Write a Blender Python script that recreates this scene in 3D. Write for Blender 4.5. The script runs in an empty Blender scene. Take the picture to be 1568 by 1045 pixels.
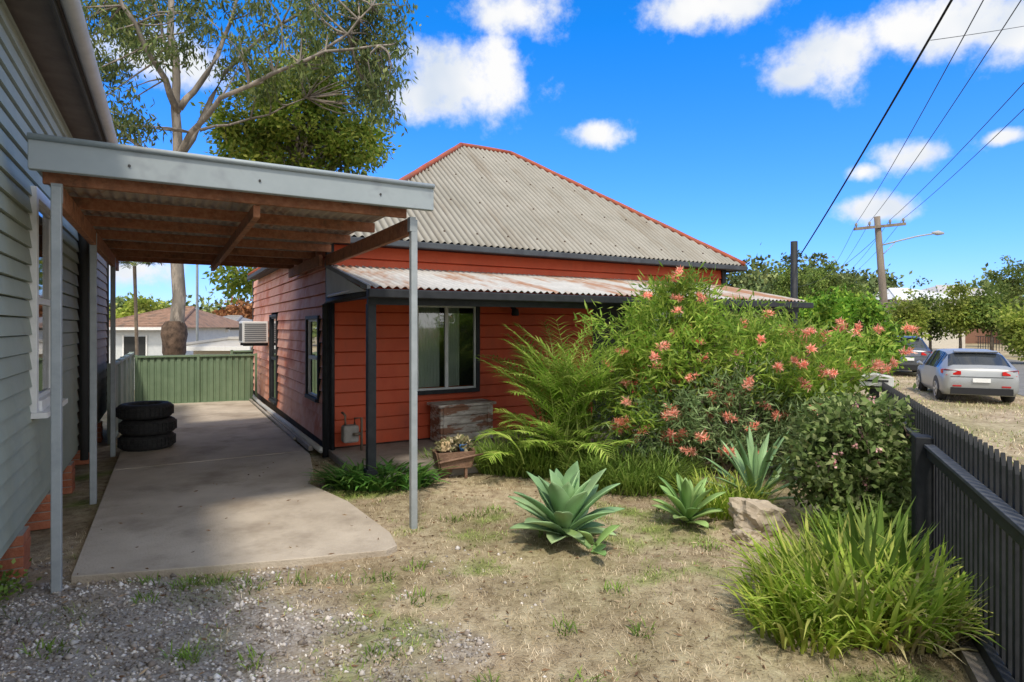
import bpy, math, random
import numpy as np
from mathutils import Vector, Matrix, noise as mn
random.seed(3)
rng=np.random.default_rng(7)
SC=bpy.context.scene
COL=SC.collection
rad=math.radians
H=1.7
def PW(x,y,Y):
    return np.array([(x-784)/914*Y, Y, H-(y-500)/914*Y])
def S(x,a,b):
    t=np.clip((x-a)/(b-a),0,1); return t*t*(3-2*t)
A0=np.array([2.9,4.2]); SD=np.array([.42,.907]); SD=SD/np.linalg.norm(SD); SPp=np.array([SD[1],-SD[0]])
Q0=np.array([-2.93,3.84]); U=np.array([math.cos(rad(30)),.5]); Vv=np.array([-.5,math.cos(rad(30))])
C0=np.array([-2.39,7.80])
STROT=-math.atan2(SD[0],SD[1])
def gz(x,y):
    p=(x-A0[0])*SPp[0]+(y-A0[1])*SPp[1]
    t=(x-Q0[0])*Vv[0]+(y-Q0[1])*Vv[1]
    return -.45*S(p,.3,3.0)-1.6*S(t,13,28)*(1-S(p,-14,-4))
def SL(p,q): return A0+p*SPp+q*SD
# ---------------------------------------------------------------- materials
def nd(nt,t,**k):
    n=nt.nodes.new(t)
    for a,b in k.items(): setattr(n,a,b)
    return n
def ramp(nt,stops):
    r=nd(nt,'ShaderNodeValToRGB'); cr=r.color_ramp
    cr.elements[0].position=stops[0][0]; cr.elements[0].color=(*stops[0][1],1)
    cr.elements[1].position=stops[-1][0]; cr.elements[1].color=(*stops[-1][1],1)
    for p,c in stops[1:-1]:
        e=cr.elements.new(p); e.color=(*c,1)
    return r
def M(name,c1,c2=None,scale=5,rough=.7,bump=0,bscale=40,metal=0,c3=None,c3t=(.6,.7),c3s=2,stretch=(1,1,1),island=False,trans=0,spec=.3,c3stretch=None,lo=.6,valley=None):
    m=bpy.data.materials.new(name); m.use_nodes=True; nt=m.node_tree; nt.nodes.clear(); L=nt.links.new
    out=nd(nt,'ShaderNodeOutputMaterial'); b=nd(nt,'ShaderNodeBsdfPrincipled')
    b.inputs['Roughness'].default_value=rough; b.inputs['Metallic'].default_value=metal
    b.inputs['Specular IOR Level'].default_value=spec
    tc=nd(nt,'ShaderNodeTexCoord'); mp=nd(nt,'ShaderNodeMapping'); mp.inputs['Scale'].default_value=stretch
    L(tc.outputs['Object'],mp.inputs[0])
    if c2 is None: c2=tuple(x*.85 for x in c1)
    if island:
        g=nd(nt,'ShaderNodeNewGeometry'); fac=g.outputs['Random Per Island']
        stops=[(0,c1),(1,c2)] if c3 is None else [(0,c1),(.5,c2),(1,c3)]
        r=ramp(nt,stops); L(fac,r.inputs[0]); col=r.outputs[0]
        n=nd(nt,'ShaderNodeTexNoise'); n.inputs['Scale'].default_value=scale; n.inputs['Detail'].default_value=0; L(mp.outputs[0],n.inputs[0])
        r2=ramp(nt,[(.35,(lo,lo,lo)),(.65,(1.2,1.2,1.2))]); L(n.outputs[0],r2.inputs[0])
        mx=nd(nt,'ShaderNodeMixRGB',blend_type='MULTIPLY'); mx.inputs[0].default_value=1; L(col,mx.inputs[1]); L(r2.outputs[0],mx.inputs[2]); col=mx.outputs[0]
    else:
        n=nd(nt,'ShaderNodeTexNoise'); n.inputs['Scale'].default_value=scale; n.inputs['Detail'].default_value=4; n.inputs['Roughness'].default_value=.65
        L(mp.outputs[0],n.inputs[0])
        r=ramp(nt,[(.33,c1),(.67,c2)]); L(n.outputs[0],r.inputs[0]); col=r.outputs[0]
        if c3 is not None:
            n3=nd(nt,'ShaderNodeTexNoise'); n3.inputs['Scale'].default_value=c3s; n3.inputs['Detail'].default_value=4; n3.inputs['Roughness'].default_value=.7
            if c3stretch:
                m3=nd(nt,'ShaderNodeMapping'); m3.inputs['Scale'].default_value=c3stretch; L(tc.outputs['Object'],m3.inputs[0]); L(m3.outputs[0],n3.inputs[0])
            else: L(mp.outputs[0],n3.inputs[0])
            r3=ramp(nt,[(c3t[0],(0,0,0)),(c3t[1],(1,1,1))]); L(n3.outputs[0],r3.inputs[0])
            mx=nd(nt,'ShaderNodeMixRGB'); L(r3.outputs[0],mx.inputs[0]); L(col,mx.inputs[1]); mx.inputs[2].default_value=(*c3,1); col=mx.outputs[0]
    if valley:   # valleys painted darker: dirt plus shading contrast that frontal sun leaves out
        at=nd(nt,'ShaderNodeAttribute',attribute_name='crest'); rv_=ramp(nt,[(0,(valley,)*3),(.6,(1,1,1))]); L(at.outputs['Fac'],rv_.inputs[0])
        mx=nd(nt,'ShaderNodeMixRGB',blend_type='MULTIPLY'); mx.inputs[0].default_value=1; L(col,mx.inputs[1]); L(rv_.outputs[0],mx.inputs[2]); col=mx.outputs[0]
    L(col,b.inputs['Base Color'])
    if bump:
        nb=nd(nt,'ShaderNodeTexNoise'); nb.inputs['Scale'].default_value=bscale; nb.inputs['Detail'].default_value=2
        L(mp.outputs[0],nb.inputs[0]); bp=nd(nt,'ShaderNodeBump'); bp.inputs['Strength'].default_value=bump; bp.inputs['Distance'].default_value=.02
        L(nb.outputs[0],bp.inputs['Height']); L(bp.outputs[0],b.inputs['Normal'])
    if trans:
        t=nd(nt,'ShaderNodeBsdfTranslucent'); L(col,t.inputs[0]); ms=nd(nt,'ShaderNodeMixShader'); ms.inputs[0].default_value=trans
        L(b.outputs[0],ms.inputs[1]); L(t.outputs[0],ms.inputs[2]); L(ms.outputs[0],out.inputs[0])
    else: L(b.outputs[0],out.inputs[0])
    return m
def glassmat(name,tr=.55,tint=(.62,.68,.66)):
    m=bpy.data.materials.new(name); m.use_nodes=True; nt=m.node_tree; nt.nodes.clear(); L=nt.links.new
    out=nd(nt,'ShaderNodeOutputMaterial'); t=nd(nt,'ShaderNodeBsdfTransparent'); t.inputs[0].default_value=(*tint,1)
    g=nd(nt,'ShaderNodeBsdfGlossy'); g.inputs['Roughness'].default_value=.03
    f=nd(nt,'ShaderNodeFresnel'); f.inputs[0].default_value=1.6
    a=nd(nt,'ShaderNodeMath',operation='ADD'); a.inputs[1].default_value=1-tr-.35; L(f.outputs[0],a.inputs[0]); a.use_clamp=True
    ms=nd(nt,'ShaderNodeMixShader'); L(a.outputs[0],ms.inputs[0]); L(t.outputs[0],ms.inputs[1]); L(g.outputs[0],ms.inputs[2]); L(ms.outputs[0],out.inputs[0])
    return m
# ---------------------------------------------------------------- mesh helpers
def link(o,parent=None):
    COL.objects.link(o)
    if parent: o.parent=parent
    return o
def empty(name,loc=(0,0,0),rz=0):
    e=bpy.data.objects.new(name,None); e.location=loc; e.rotation_euler=(0,0,rz); e.empty_display_size=.3
    return link(e)
def npmesh(name,V,F,mat,parent=None,smooth=False):
    V=np.ascontiguousarray(V,dtype=np.float32).reshape(-1,3); F=np.ascontiguousarray(F,dtype=np.int32); k=F.shape[1]
    me=bpy.data.meshes.new(name); me.vertices.add(len(V)); me.vertices.foreach_set('co',V.ravel())
    me.loops.add(F.size); me.loops.foreach_set('vertex_index',F.ravel())
    me.polygons.add(len(F)); me.polygons.foreach_set('loop_start',np.arange(0,F.size,k,dtype=np.int32))
    try: me.polygons.foreach_set('loop_total',np.full(len(F),k,dtype=np.int32))
    except Exception: pass
    me.update(calc_edges=True); me.validate()
    if smooth: me.polygons.foreach_set('use_smooth',np.ones(len(me.polygons),dtype=bool))
    me.materials.append(mat)
    return link(bpy.data.objects.new(name,me),parent)
class MB:
    def __init__(s,fm=None): s.v=[];s.f=[];s.fm=fm
    def add(s,vs,fs):
        o=len(s.v)
        if s.fm: vs=[s.fm(*v) for v in vs]
        s.v+= [tuple(map(float,v)) for v in vs]; s.f+=[tuple(i+o for i in f) for f in fs]
    def box(s,x0,x1,y0,y1,z0,z1):
        s.add([(x0,y0,z0),(x1,y0,z0),(x1,y1,z0),(x0,y1,z0),(x0,y0,z1),(x1,y0,z1),(x1,y1,z1),(x0,y1,z1)],
              [(0,3,2,1),(4,5,6,7),(0,1,5,4),(1,2,6,5),(2,3,7,6),(3,0,4,7)]); return s
    def tube(s,pts,rs,n=8,caps=True):
        pts=[Vector(p) for p in pts]; 
        if not hasattr(rs,'__len__'): rs=[rs]*len(pts)
        vs=[];fs=[]
        for i,p in enumerate(pts):
            d=(pts[min(i+1,len(pts)-1)]-pts[max(i-1,0)])
            if d.length<1e-6: d=Vector((0,0,1))
            d.normalize(); a=Vector((0,0,1)) if abs(d.z)<.9 else Vector((1,0,0))
            x=d.cross(a).normalized(); y=d.cross(x)
            for k in range(n):
                t=2*math.pi*k/n; vs.append(p+(x*math.cos(t)+y*math.sin(t))*rs[i])
        for i in range(len(pts)-1):
            for k in range(n):
                k2=(k+1)%n; fs.append((i*n+k,i*n+k2,(i+1)*n+k2,(i+1)*n+k))
        if caps: fs.append(tuple(range(n))[::-1]); fs.append(tuple((len(pts)-1)*n+k for k in range(n)))
        s.add(vs,fs); return s
    def prism(s,pts,d):
        n=len(pts); d=Vector(d); vs=[Vector(p) for p in pts]+[Vector(p)+d for p in pts]
        s.add(vs,[tuple(range(n))[::-1],tuple(range(n,2*n))]+[(i,(i+1)%n,n+(i+1)%n,n+i) for i in range(n)]); return s
    def lathe(s,c,prof,n=24,axis='z'):
        vs=[];fs=[]
        for k in range(n):
            t=2*math.pi*k/n
            for r,h in prof:
                a,b=r*math.cos(t),r*math.sin(t)
                vs.append((c[0]+a,c[1]+b,c[2]+h) if axis=='z' else (c[0]+h,c[1]+a,c[2]+b))
        m=len(prof)
        for k in range(n):
            for j in range(m-1): fs.append((k*m+j,((k+1)%n)*m+j,((k+1)%n)*m+j+1,k*m+j+1))
        s.add(vs,fs); return s
    def build(s,name,mat,parent=None,smooth=False,bevel=0):
        me=bpy.data.meshes.new(name); me.from_pydata(s.v,[],s.f); me.update()
        if smooth:
            for p in me.polygons: p.use_smooth=True
        me.materials.append(mat); o=link(bpy.data.objects.new(name,me),parent)
        if bevel:
            b=o.modifiers.new('b','BEVEL'); b.width=bevel; b.segments=2; b.limit_method='ANGLE'
        return o
def norm(a): return a/np.maximum(np.linalg.norm(a,axis=-1,keepdims=True),1e-9)
def leafarr(pos,dirs,L,W):
    N=len(pos); r=rng.normal(size=(N,3)); 
    d=norm(dirs); s=norm(np.cross(d,r)); L=np.broadcast_to(L,(N,))[:,None]; W=np.broadcast_to(W,(N,))[:,None]
    nn=np.cross(s,d)
    V=np.stack([pos,pos+d*L*.45+s*W*.5-nn*W*.15,pos+d*L,pos+d*L*.45-s*W*.5-nn*W*.15],1).reshape(-1,3)
    return V,np.arange(4*N).reshape(N,4)
def blades(base,az,L,a0,a1,W,K=4,prof=None,fold=0.):
    N=len(az); t=np.linspace(0,1,K+1)
    w=prof(t) if prof else (1-t**2)*.95+.05
    ang=a0[:,None]+(a1-a0)[:,None]*t[None]; am=(ang[:,:-1]+ang[:,1:])/2; seg=(L/K)[:,None]
    z0=np.zeros((N,1)); r=np.concatenate([z0,np.cumsum(np.sin(am)*seg,1)],1); z=np.concatenate([z0,np.cumsum(np.cos(am)*seg,1)],1)
    dx=np.cos(az)[:,None]; dy=np.sin(az)[:,None]
    c=np.stack([base[:,0:1]+r*dx,base[:,1:2]+r*dy,base[:,2:3]+z],-1)
    hw=(W[:,None]*.5*w[None])[...,None]
    sd=np.stack([-dy+0*r,dx+0*r,0*r],-1); n=np.stack([-np.cos(ang)*dx,-np.cos(ang)*dy,np.sin(ang)],-1)
    Vt=np.stack([c-sd*hw+n*hw*fold,c,c+sd*hw+n*hw*fold],2).reshape(-1,3)
    F=[]
    b=(np.arange(N)*(K+1)*3)[:,None]
    for k in range(K):
        for j in range(2):
            a=b+k*3+j; F.append(np.concatenate([a,a+1,a+4,a+3],1))
    return Vt,np.concatenate(F,0)
def cat(parts):
    V=[];F=[];o=0
    for v,f in parts: V.append(v);F.append(f+o);o+=len(v)
    return np.concatenate(V),np.concatenate(F)
def crown(center,rads,nc,nl,cr,L,W,droop=.3,shell=.45,lump=.3,zmin=-1.):
    center=np.array(center,float); rads=np.array(rads,float)
    u=norm(rng.normal(size=(nc*2,3))); u=u[u[:,2]>zmin][:nc]
    r=shell+(1-shell)*rng.random(len(u))**.6
    seed=rng.random(3)*50
    lm=np.array([1+lump*2*mn.noise(Vector(x*1.7+seed)) for x in u])
    c=center+u*(r*lm)[:,None]*rads
    pos=np.repeat(c,nl,0)+rng.normal(size=(len(c)*nl,3))*np.array([1,1,.7])*cr
    out=norm(pos-center); d=out*.6+rng.normal(size=pos.shape)*.7+np.array([0,0,-droop])
    V,F=leafarr(pos,d,L*rng.uniform(.6,1.2,len(pos)),W*rng.uniform(.7,1.2,len(pos)))
    return V,F,c
# ---------------------------------------------------------------- world
w=bpy.data.worlds.new("World"); SC.world=w; w.use_nodes=True; nt=w.node_tree; nt.nodes.clear(); L=nt.links.new
SUNDIR=Vector((.08,-.66,1.08)).normalized()   # towards the sun
el=math.asin(SUNDIR.z); azr=math.atan2(SUNDIR.x,SUNDIR.y)
out=nd(nt,'ShaderNodeOutputWorld'); bg=nd(nt,'ShaderNodeBackground'); bg.inputs[1].default_value=.15
sky=nd(nt,'ShaderNodeTexSky'); sky.sky_type='NISHITA'; sky.sun_disc=False; sky.sun_elevation=el; sky.sun_rotation=azr
sky.ozone_density=2.2; sky.air_density=1.0; sky.dust_density=.3
tc=nd(nt,'ShaderNodeTexCoord'); sep=nd(nt,'ShaderNodeSeparateXYZ'); L(tc.outputs['Generated'],sep.inputs[0])
tr_=ramp(nt,[(0,(.50,.60,.80)),(.12,(.34,.62,1.0)),(.45,(.06,.66,1.0))]); L(sep.outputs[2],tr_.inputs[0])
tint=nd(nt,'ShaderNodeMixRGB',blend_type='MULTIPLY'); tint.inputs[0].default_value=1; L(sky.outputs[0],tint.inputs[1]); L(tr_.outputs[0],tint.inputs[2])
boost=nd(nt,'ShaderNodeVectorMath',operation='MULTIPLY'); L(tint.outputs[0],boost.inputs[0]); boost.inputs[1].default_value=(1.35,1.45,1.9)
clouds=[(700,125,118,62),(640,150,55,42),(765,105,55,65),(785,22,90,38),(912,205,52,22),(1090,8,120,38),(1290,72,100,58),(1215,118,50,26),(1370,50,80,42),(1480,40,110,52),(1560,40,90,58),
 (1405,240,72,28),(1340,322,62,25),(1325,262,28,15),(1535,210,26,13),(200,412,75,24),(230,90,110,40),(1180,445,70,14)]
cur=None
for (x,y,a,b) in clouds:
    d=Vector(((x-784)/914,1,(500-y)/914)); k=1/d.length; d.normalize()
    s=nd(nt,'ShaderNodeVectorMath',operation='SUBTRACT'); L(tc.outputs['Generated'],s.inputs[0]); s.inputs[1].default_value=d
    m=nd(nt,'ShaderNodeVectorMath',operation='MULTIPLY'); L(s.outputs[0],m.inputs[0]); ax=914/(a*k); m.inputs[1].default_value=(ax,ax,914/(b*k))
    ln=nd(nt,'ShaderNodeVectorMath',operation='LENGTH'); L(m.outputs[0],ln.inputs[0])
    if cur is None: cur=ln.outputs['Value']
    else:
        mm=nd(nt,'ShaderNodeMath',operation='MINIMUM'); L(cur,mm.inputs[0]); L(ln.outputs['Value'],mm.inputs[1]); cur=mm.outputs[0]
sb=nd(nt,'ShaderNodeMath',operation='SUBTRACT'); sb.inputs[0].default_value=1; L(cur,sb.inputs[1]); cur=sb.outputs[0]
# unseen bright cloud added overhead, beside and behind the viewer for soft fill
def mrange(src,a,b_,c,d):
    r=nd(nt,'ShaderNodeMapRange'); L(src,r.inputs[0]); r.inputs[1].default_value=a; r.inputs[2].default_value=b_; r.inputs[3].default_value=c; r.inputs[4].default_value=d; return r.outputs[0]
for src in (mrange(sep.outputs[1],.35,-.3,-1.2,.9),mrange(sep.outputs[2],.55,.85,-1.2,.5),mrange(sep.outputs[0],-.68,-.9,-1.2,.9),mrange(sep.outputs[0],.72,.95,-1.2,.5)):
    mm=nd(nt,'ShaderNodeMath',operation='MAXIMUM'); L(cur,mm.inputs[0]); L(src,mm.inputs[1]); cur=mm.outputs[0]
cl=nd(nt,'ShaderNodeMath',operation='MAXIMUM'); L(cur,cl.inputs[0]); cl.inputs[1].default_value=-1.5
n=nd(nt,'ShaderNodeTexNoise'); n.inputs['Scale'].default_value=11; n.inputs['Detail'].default_value=6; n.inputs['Roughness'].default_value=.62; L(tc.outputs['Generated'],n.inputs[0])
ns=nd(nt,'ShaderNodeMath',operation='MULTIPLY_ADD'); L(n.outputs[0],ns.inputs[0]); ns.inputs[1].default_value=2.7; ns.inputs[2].default_value=-1.28
ad=nd(nt,'ShaderNodeMath',operation='ADD'); L(cl.outputs[0],ad.inputs[0]); L(ns.outputs[0],ad.inputs[1])
cm=nd(nt,'ShaderNodeMapRange',interpolation_type='SMOOTHSTEP'); L(ad.outputs[0],cm.inputs[0]); cm.inputs[1].default_value=-.1; cm.inputs[2].default_value=.75
n2=nd(nt,'ShaderNodeTexNoise'); n2.inputs['Scale'].default_value=7; n2.inputs['Detail'].default_value=3; L(tc.outputs['Generated'],n2.inputs[0])
cr=ramp(nt,[(.35,(.70,.78,.90)),(.58,(1,1,1))]); L(n2.outputs[0],cr.inputs[0])
cs=nd(nt,'ShaderNodeVectorMath',operation='SCALE'); L(cr.outputs[0],cs.inputs[0]); L(mrange(sep.outputs[1],.2,-.6,6.6,12.0),cs.inputs['Scale'])  # cloud brightens towards the rear, as added fill from out of view
mix=nd(nt,'ShaderNodeMixRGB'); L(cm.outputs[0],mix.inputs[0]); L(boost.outputs[0],mix.inputs[1]); L(cs.outputs[0],mix.inputs[2])
L(mix.outputs[0],bg.inputs[0]); L(bg.outputs[0],out.inputs[0])
w.cycles.sampling_method='MANUAL'; w.cycles.sample_map_resolution=256
sl=bpy.data.lights.new('sun','SUN'); sl.energy=3.0; sl.angle=rad(6); sl.color=(1,.91,.78); so=link(bpy.data.objects.new('sun',sl)); so.rotation_euler=SUNDIR.to_track_quat('Z','Y').to_euler()
cd=bpy.data.cameras.new('camera'); cam=link(bpy.data.objects.new('camera',cd)); cam.location=(0,0,H); cam.rotation_euler=(rad(90),0,0)
cd.sensor_width=36; cd.lens=914/1568*36; cd.shift_y=-22.5/1568; cd.clip_end=2000; cd.clip_start=.05; SC.camera=cam
SC.view_settings.view_transform='Standard'; SC.view_settings.look='None'; SC.view_settings.exposure=0
# ---------------------------------------------------------------- ground
def axis(lo,hi,st,far):
    a=list(np.arange(lo,hi+1e-6,st)); d=st
    x=hi
    while x<far: d*=1.25; x+=d; a.append(x)
    d=st;x=lo
    while x>-far: d*=1.25; x-=d; a.insert(0,x)
    return np.array(a)
xs=axis(-6,8,.09,500); ys=axis(1,12,.09,500)
X,Y=np.meshgrid(xs,ys); Z=gz(X,Y)
def fn(x,y,s,o=0): return mn.fractal(Vector((x*s+o,y*s-o,o)),1.,2.,4)
def gravelf(x,y):
    d=math.hypot((x+2.4)/2.1,(y-2.9)/1.25); return max(0,min(1,(1.05-d)*2.2+fn(x,y,1.6,5)*1.3))
def greenf(x,y):
    g=fn(x,y,.75,9)*1.3+fn(x,y,2.8,3)*1.1-.28
    for (cx,cy,r) in [(-.75,5.0,.5),(.25,3.1,.45),(-.5,3.0,.4),(.55,3.6,.35),(-.2,5.3,.4),(1.0,4.0,.3),(1.5,5.3,.6),(2.6,4.6,.5),(-1.9,3.7,.25),(-2.9,3.3,.3),(1.7,3.0,.5),(-1.3,6.2,.5)]:
        g+=.72*math.exp(-((x-cx)**2+(y-cy)**2)/r**2)
    return max(0,min(1,g))
near=(X>-6.5)&(X<9)&(Y>1)&(Y<12.5)
GR=np.zeros(X.shape);GN=np.zeros(X.shape)
for i,j in zip(*np.where(near)):
    x,y=X[i,j],Y[i,j]; GR[i,j]=gravelf(x,y); GN[i,j]=greenf(x,y); Z[i,j]+=.018*fn(x,y,2.5,1)-.005
Vg=np.stack([X,Y,Z],-1).reshape(-1,3); ny,nx=X.shape
ii=np.arange(ny*nx).reshape(ny,nx); Fg=np.stack([ii[:-1,:-1],ii[:-1,1:],ii[1:,1:],ii[1:,:-1]],-1).reshape(-1,4)
gm=bpy.data.materials.new('dry_lawn_ground'); gm.use_nodes=True; nt=gm.node_tree; b=nt.nodes['Principled BSDF']; L=nt.links.new
b.inputs['Roughness'].default_value=.95; b.inputs['Specular IOR Level'].default_value=.1
tcg=nd(nt,'ShaderNodeTexCoord')
def nz(s,d=4,r=.6):
    n=nd(nt,'ShaderNodeTexNoise'); n.inputs['Scale'].default_value=s; n.inputs['Detail'].default_value=d; n.inputs['Roughness'].default_value=r; L(tcg.outputs['Object'],n.inputs[0]); return n
n9=nz(9,5,.75)
dry=ramp(nt,[(.3,(.21,.155,.105)),(.48,(.41,.325,.215)),(.7,(.56,.475,.335))]); L(n9.outputs[0],dry.inputs[0])
patch=ramp(nt,[(.38,(.74,.70,.67)),(.6,(1.12,1.12,1.12))]); L(nz(1.1,3,.6).outputs[0],patch.inputs[0])
dmx=nd(nt,'ShaderNodeMixRGB',blend_type='MULTIPLY'); dmx.inputs[0].default_value=1; L(dry.outputs[0],dmx.inputs[1]); L(patch.outputs[0],dmx.inputs[2])
grn=ramp(nt,[(.3,(.11,.14,.035)),(.7,(.30,.34,.11))]); L(n9.outputs[0],grn.inputs[0])
vo=nd(nt,'ShaderNodeTexVoronoi'); vo.inputs['Scale'].default_value=55; L(tcg.outputs['Object'],vo.inputs[0])
grv=ramp(nt,[(.0,(.19,.16,.135)),(.45,(.42,.38,.34)),(1,(.64,.61,.57))]); L(vo.outputs['Color'],grv.inputs[0])
dirt=ramp(nt,[(.35,(.15,.12,.09)),(.65,(.34,.29,.23))]); L(n9.outputs[0],dirt.inputs[0])
ga=nd(nt,'ShaderNodeMixRGB'); ga.inputs[0].default_value=.5; L(dirt.outputs[0],ga.inputs[1]); L(grv.outputs[0],ga.inputs[2])
at1=nd(nt,'ShaderNodeAttribute',attribute_name='green'); at2=nd(nt,'ShaderNodeAttribute',attribute_name='gravel')
far=ramp(nt,[(.42,(0,0,0)),(.6,(.75,.75,.75))]); L(nz(.35,4).outputs[0],far.inputs[0])
mxg=nd(nt,'ShaderNodeMath',operation='MAXIMUM'); L(at1.outputs['Fac'],mxg.inputs[0])
fm=nd(nt,'ShaderNodeMath',operation='MULTIPLY'); L(far.outputs[0],fm.inputs[0]); fm.inputs[1].default_value=.4; L(fm.outputs[0],mxg.inputs[1])
m1=nd(nt,'ShaderNodeMixRGB'); L(mxg.outputs[0],m1.inputs[0]); L(dmx.outputs[0],m1.inputs[1]); L(grn.outputs[0],m1.inputs[2])
m2=nd(nt,'ShaderNodeMixRGB'); L(at2.outputs['Fac'],m2.inputs[0]); L(m1.outputs[0],m2.inputs[1]); L(ga.outputs[0],m2.inputs[2]); L(m2.outputs[0],b.inputs['Base Color'])
bp=nd(nt,'ShaderNodeBump'); bp.inputs['Strength'].default_value=.7; bp.inputs['Distance'].default_value=.03; L(nz(45,3,.7).outputs[0],bp.inputs['Height']); L(bp.outputs[0],b.inputs['Normal'])
go=npmesh('ground',Vg,Fg,gm,smooth=True)
for nm,arr in (('green',GN),('gravel',GR)):
    a=go.data.attributes.new(nm,'FLOAT','POINT'); a.data.foreach_set('value',arr.astype(np.float32).ravel())
# driveway
drv=[(-2.92,3.95),(-2.2,4.1),(-1.5,4.26),(-.93,4.42),(-.87,4.52),(-.98,4.8),(-1.25,5.2),(-1.55,5.65),(-1.85,5.98),(-2.15,6.3),(-2.3,6.9),(-2.62,7.74),(-4.3,10.6),(-5.85,13.3),(-8.1,13.0)]
cm_=M('concrete',(.43,.365,.285),(.58,.505,.405),scale=1.4,rough=.9,bump=.35,bscale=60,c3=(.32,.265,.205),c3t=(.5,.72),c3s=1.3,spec=.2)
def inside(x,y,poly):
    r=False;n=len(poly);j=n-1
    for i in range(n):
        xi,yi=poly[i];xj,yj=poly[j]
        if (yi>y)!=(yj>y) and x<(xj-xi)*(y-yi)/(yj-yi)+xi: r=not r
        j=i
    return r
e=empty('concrete_driveway')
def clip(poly,tmin,tmax):
    def f(p): return (p[0]-Q0[0])*Vv[0]+(p[1]-Q0[1])*Vv[1]
    for sg,lim in ((1,tmin),(-1,-tmax)):
        o=[]
        for i in range(len(poly)):
            a,b_=poly[i-1],poly[i]; fa,fb=sg*f(a)-lim,sg*f(b_)-lim
            if (fa>=0)!=(fb>=0):
                t=fa/(fa-fb); o.append((a[0]+(b_[0]-a[0])*t,a[1]+(b_[1]-a[1])*t))
            if fb>=0: o.append(b_)
        poly=o
    return poly
for k,(a,b_) in enumerate([(-1,3.45),(3.475,6.2),(6.225,9.9)]):
    pl=clip(drv,a,b_); MB().prism([(x,y,-.06) for x,y in pl],(0,0,.105)).build('slab_%d'%(k+1),cm_,e,bevel=.006)
# gravel stones
N=10000; px=rng.uniform(-4.2,0.2,N*2); py=rng.uniform(2.2,4.6,N*2)
keep=[i for i in range(len(px)) if rng.random()<gravelf(px[i],py[i])*.9+.03 and not inside(px[i],py[i],drv)][:N]
px=px[keep];py=py[keep];N=len(px)
o8=np.array([(1,0,0),(0,1,0),(-1,0,0),(0,-1,0),(0,0,.7),(0,0,-.7)],float); f8=np.array([(0,1,4),(1,2,4),(2,3,4),(3,0,4),(1,0,5),(2,1,5),(3,2,5),(0,3,5)])
sz=rng.gamma(3,.0026,N)+.003; vv=o8[None]*rng.uniform(.6,1.3,(N,6,1))
th=rng.uniform(0,6.28,N); cth,sth=np.cos(th),np.sin(th)
vx=vv[...,0]*cth[:,None]-vv[...,1]*sth[:,None]; vy=vv[...,0]*sth[:,None]*.8+vv[...,1]*cth[:,None]*.8
zz=np.array([gz(a,b_)+.018*fn(a,b_,2.5,1)-.005 for a,b_ in zip(px,py)])
vs=np.stack([px[:,None]+vx*sz[:,None],py[:,None]+vy*sz[:,None],(zz+sz*.2)[:,None]+vv[...,2]*sz[:,None]],-1).reshape(-1,3)
npmesh('gravel',vs,(f8[None]+np.arange(N)[:,None,None]*6).reshape(-1,3),M('gravel_stone',(.26,.21,.17),(.46,.41,.36),island=True,c3=(.74,.70,.65),rough=.9))
# lawn blades
def lawn(name,N,kind,mat,hmin,hmax,wd):
    x=rng.uniform(-3.6,4.6,N*3); y=2.35+6.6*rng.random(N*3)**1.5
    ok=[]
    for i in range(len(x)):
        if abs(x[i])>y[i]*.9+.3: continue
        g=greenf(x[i],y[i]); r=gravelf(x[i],y[i])
        pr=(g**1.3 if kind=='g' else .6-.4*g+.5*fn(x[i],y[i],3.,7))*(1-.88*r)
        if rng.random()<pr and not inside(x[i],y[i],drv): ok.append(i)
        if len(ok)>=N: break
    x=x[ok];y=y[ok];n_=len(x); base=np.stack([x,y,gz(x,y)+np.array([.018*fn(a,b_,2.5,1)-.008 for a,b_ in zip(x,y)])],-1)
    V,F=blades(base,rng.uniform(0,6.28,n_),rng.uniform(hmin,hmax,n_),rng.uniform(.1,1.1,n_),rng.uniform(.9,1.7,n_),np.full(n_,wd),K=2)
    return npmesh(name,V,F,mat)
dgm=M('dry_grass_blade',(.38,.29,.18),(.56,.45,.30),island=True,c3=(.70,.60,.42),rough=.9,spec=.1); ggm=M('green_grass_blade',(.14,.21,.04),(.25,.35,.07),island=True,c3=(.47,.48,.18),rough=.8,spec=.1)
lawn('dry_grass',45000,'d',dgm,.018,.05,.004)
lawn('green_grass',34000,'g',ggm,.02,.06,.005)
# verge tufts outside the fence
for nm,mt,N in (('dry_verge_grass',dgm,12000),('green_verge_grass',ggm,6000)):
    p_=rng.uniform(.3,5.6,N); q_=rng.uniform(-1,26,N); q_=q_; xy=A0[None]+p_[:,None]*SPp[None]+q_[:,None]*SD[None]
    kk=np.array([(.5+mn.noise(Vector((a*.5,b_*.5,3 if N>8000 else 9))))>rng.random()*.9 for a,b_ in xy]); xy=xy[kk]; n_=len(xy)
    V,F=blades(np.stack([xy[:,0],xy[:,1],gz(xy[:,0],xy[:,1])-.005],-1),rng.uniform(0,6.28,n_),rng.uniform(.04,.12,n_),rng.uniform(.1,.9,n_),rng.uniform(.7,1.6,n_),np.full(n_,.014),K=2); npmesh(nm,V,F,mt)
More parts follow.
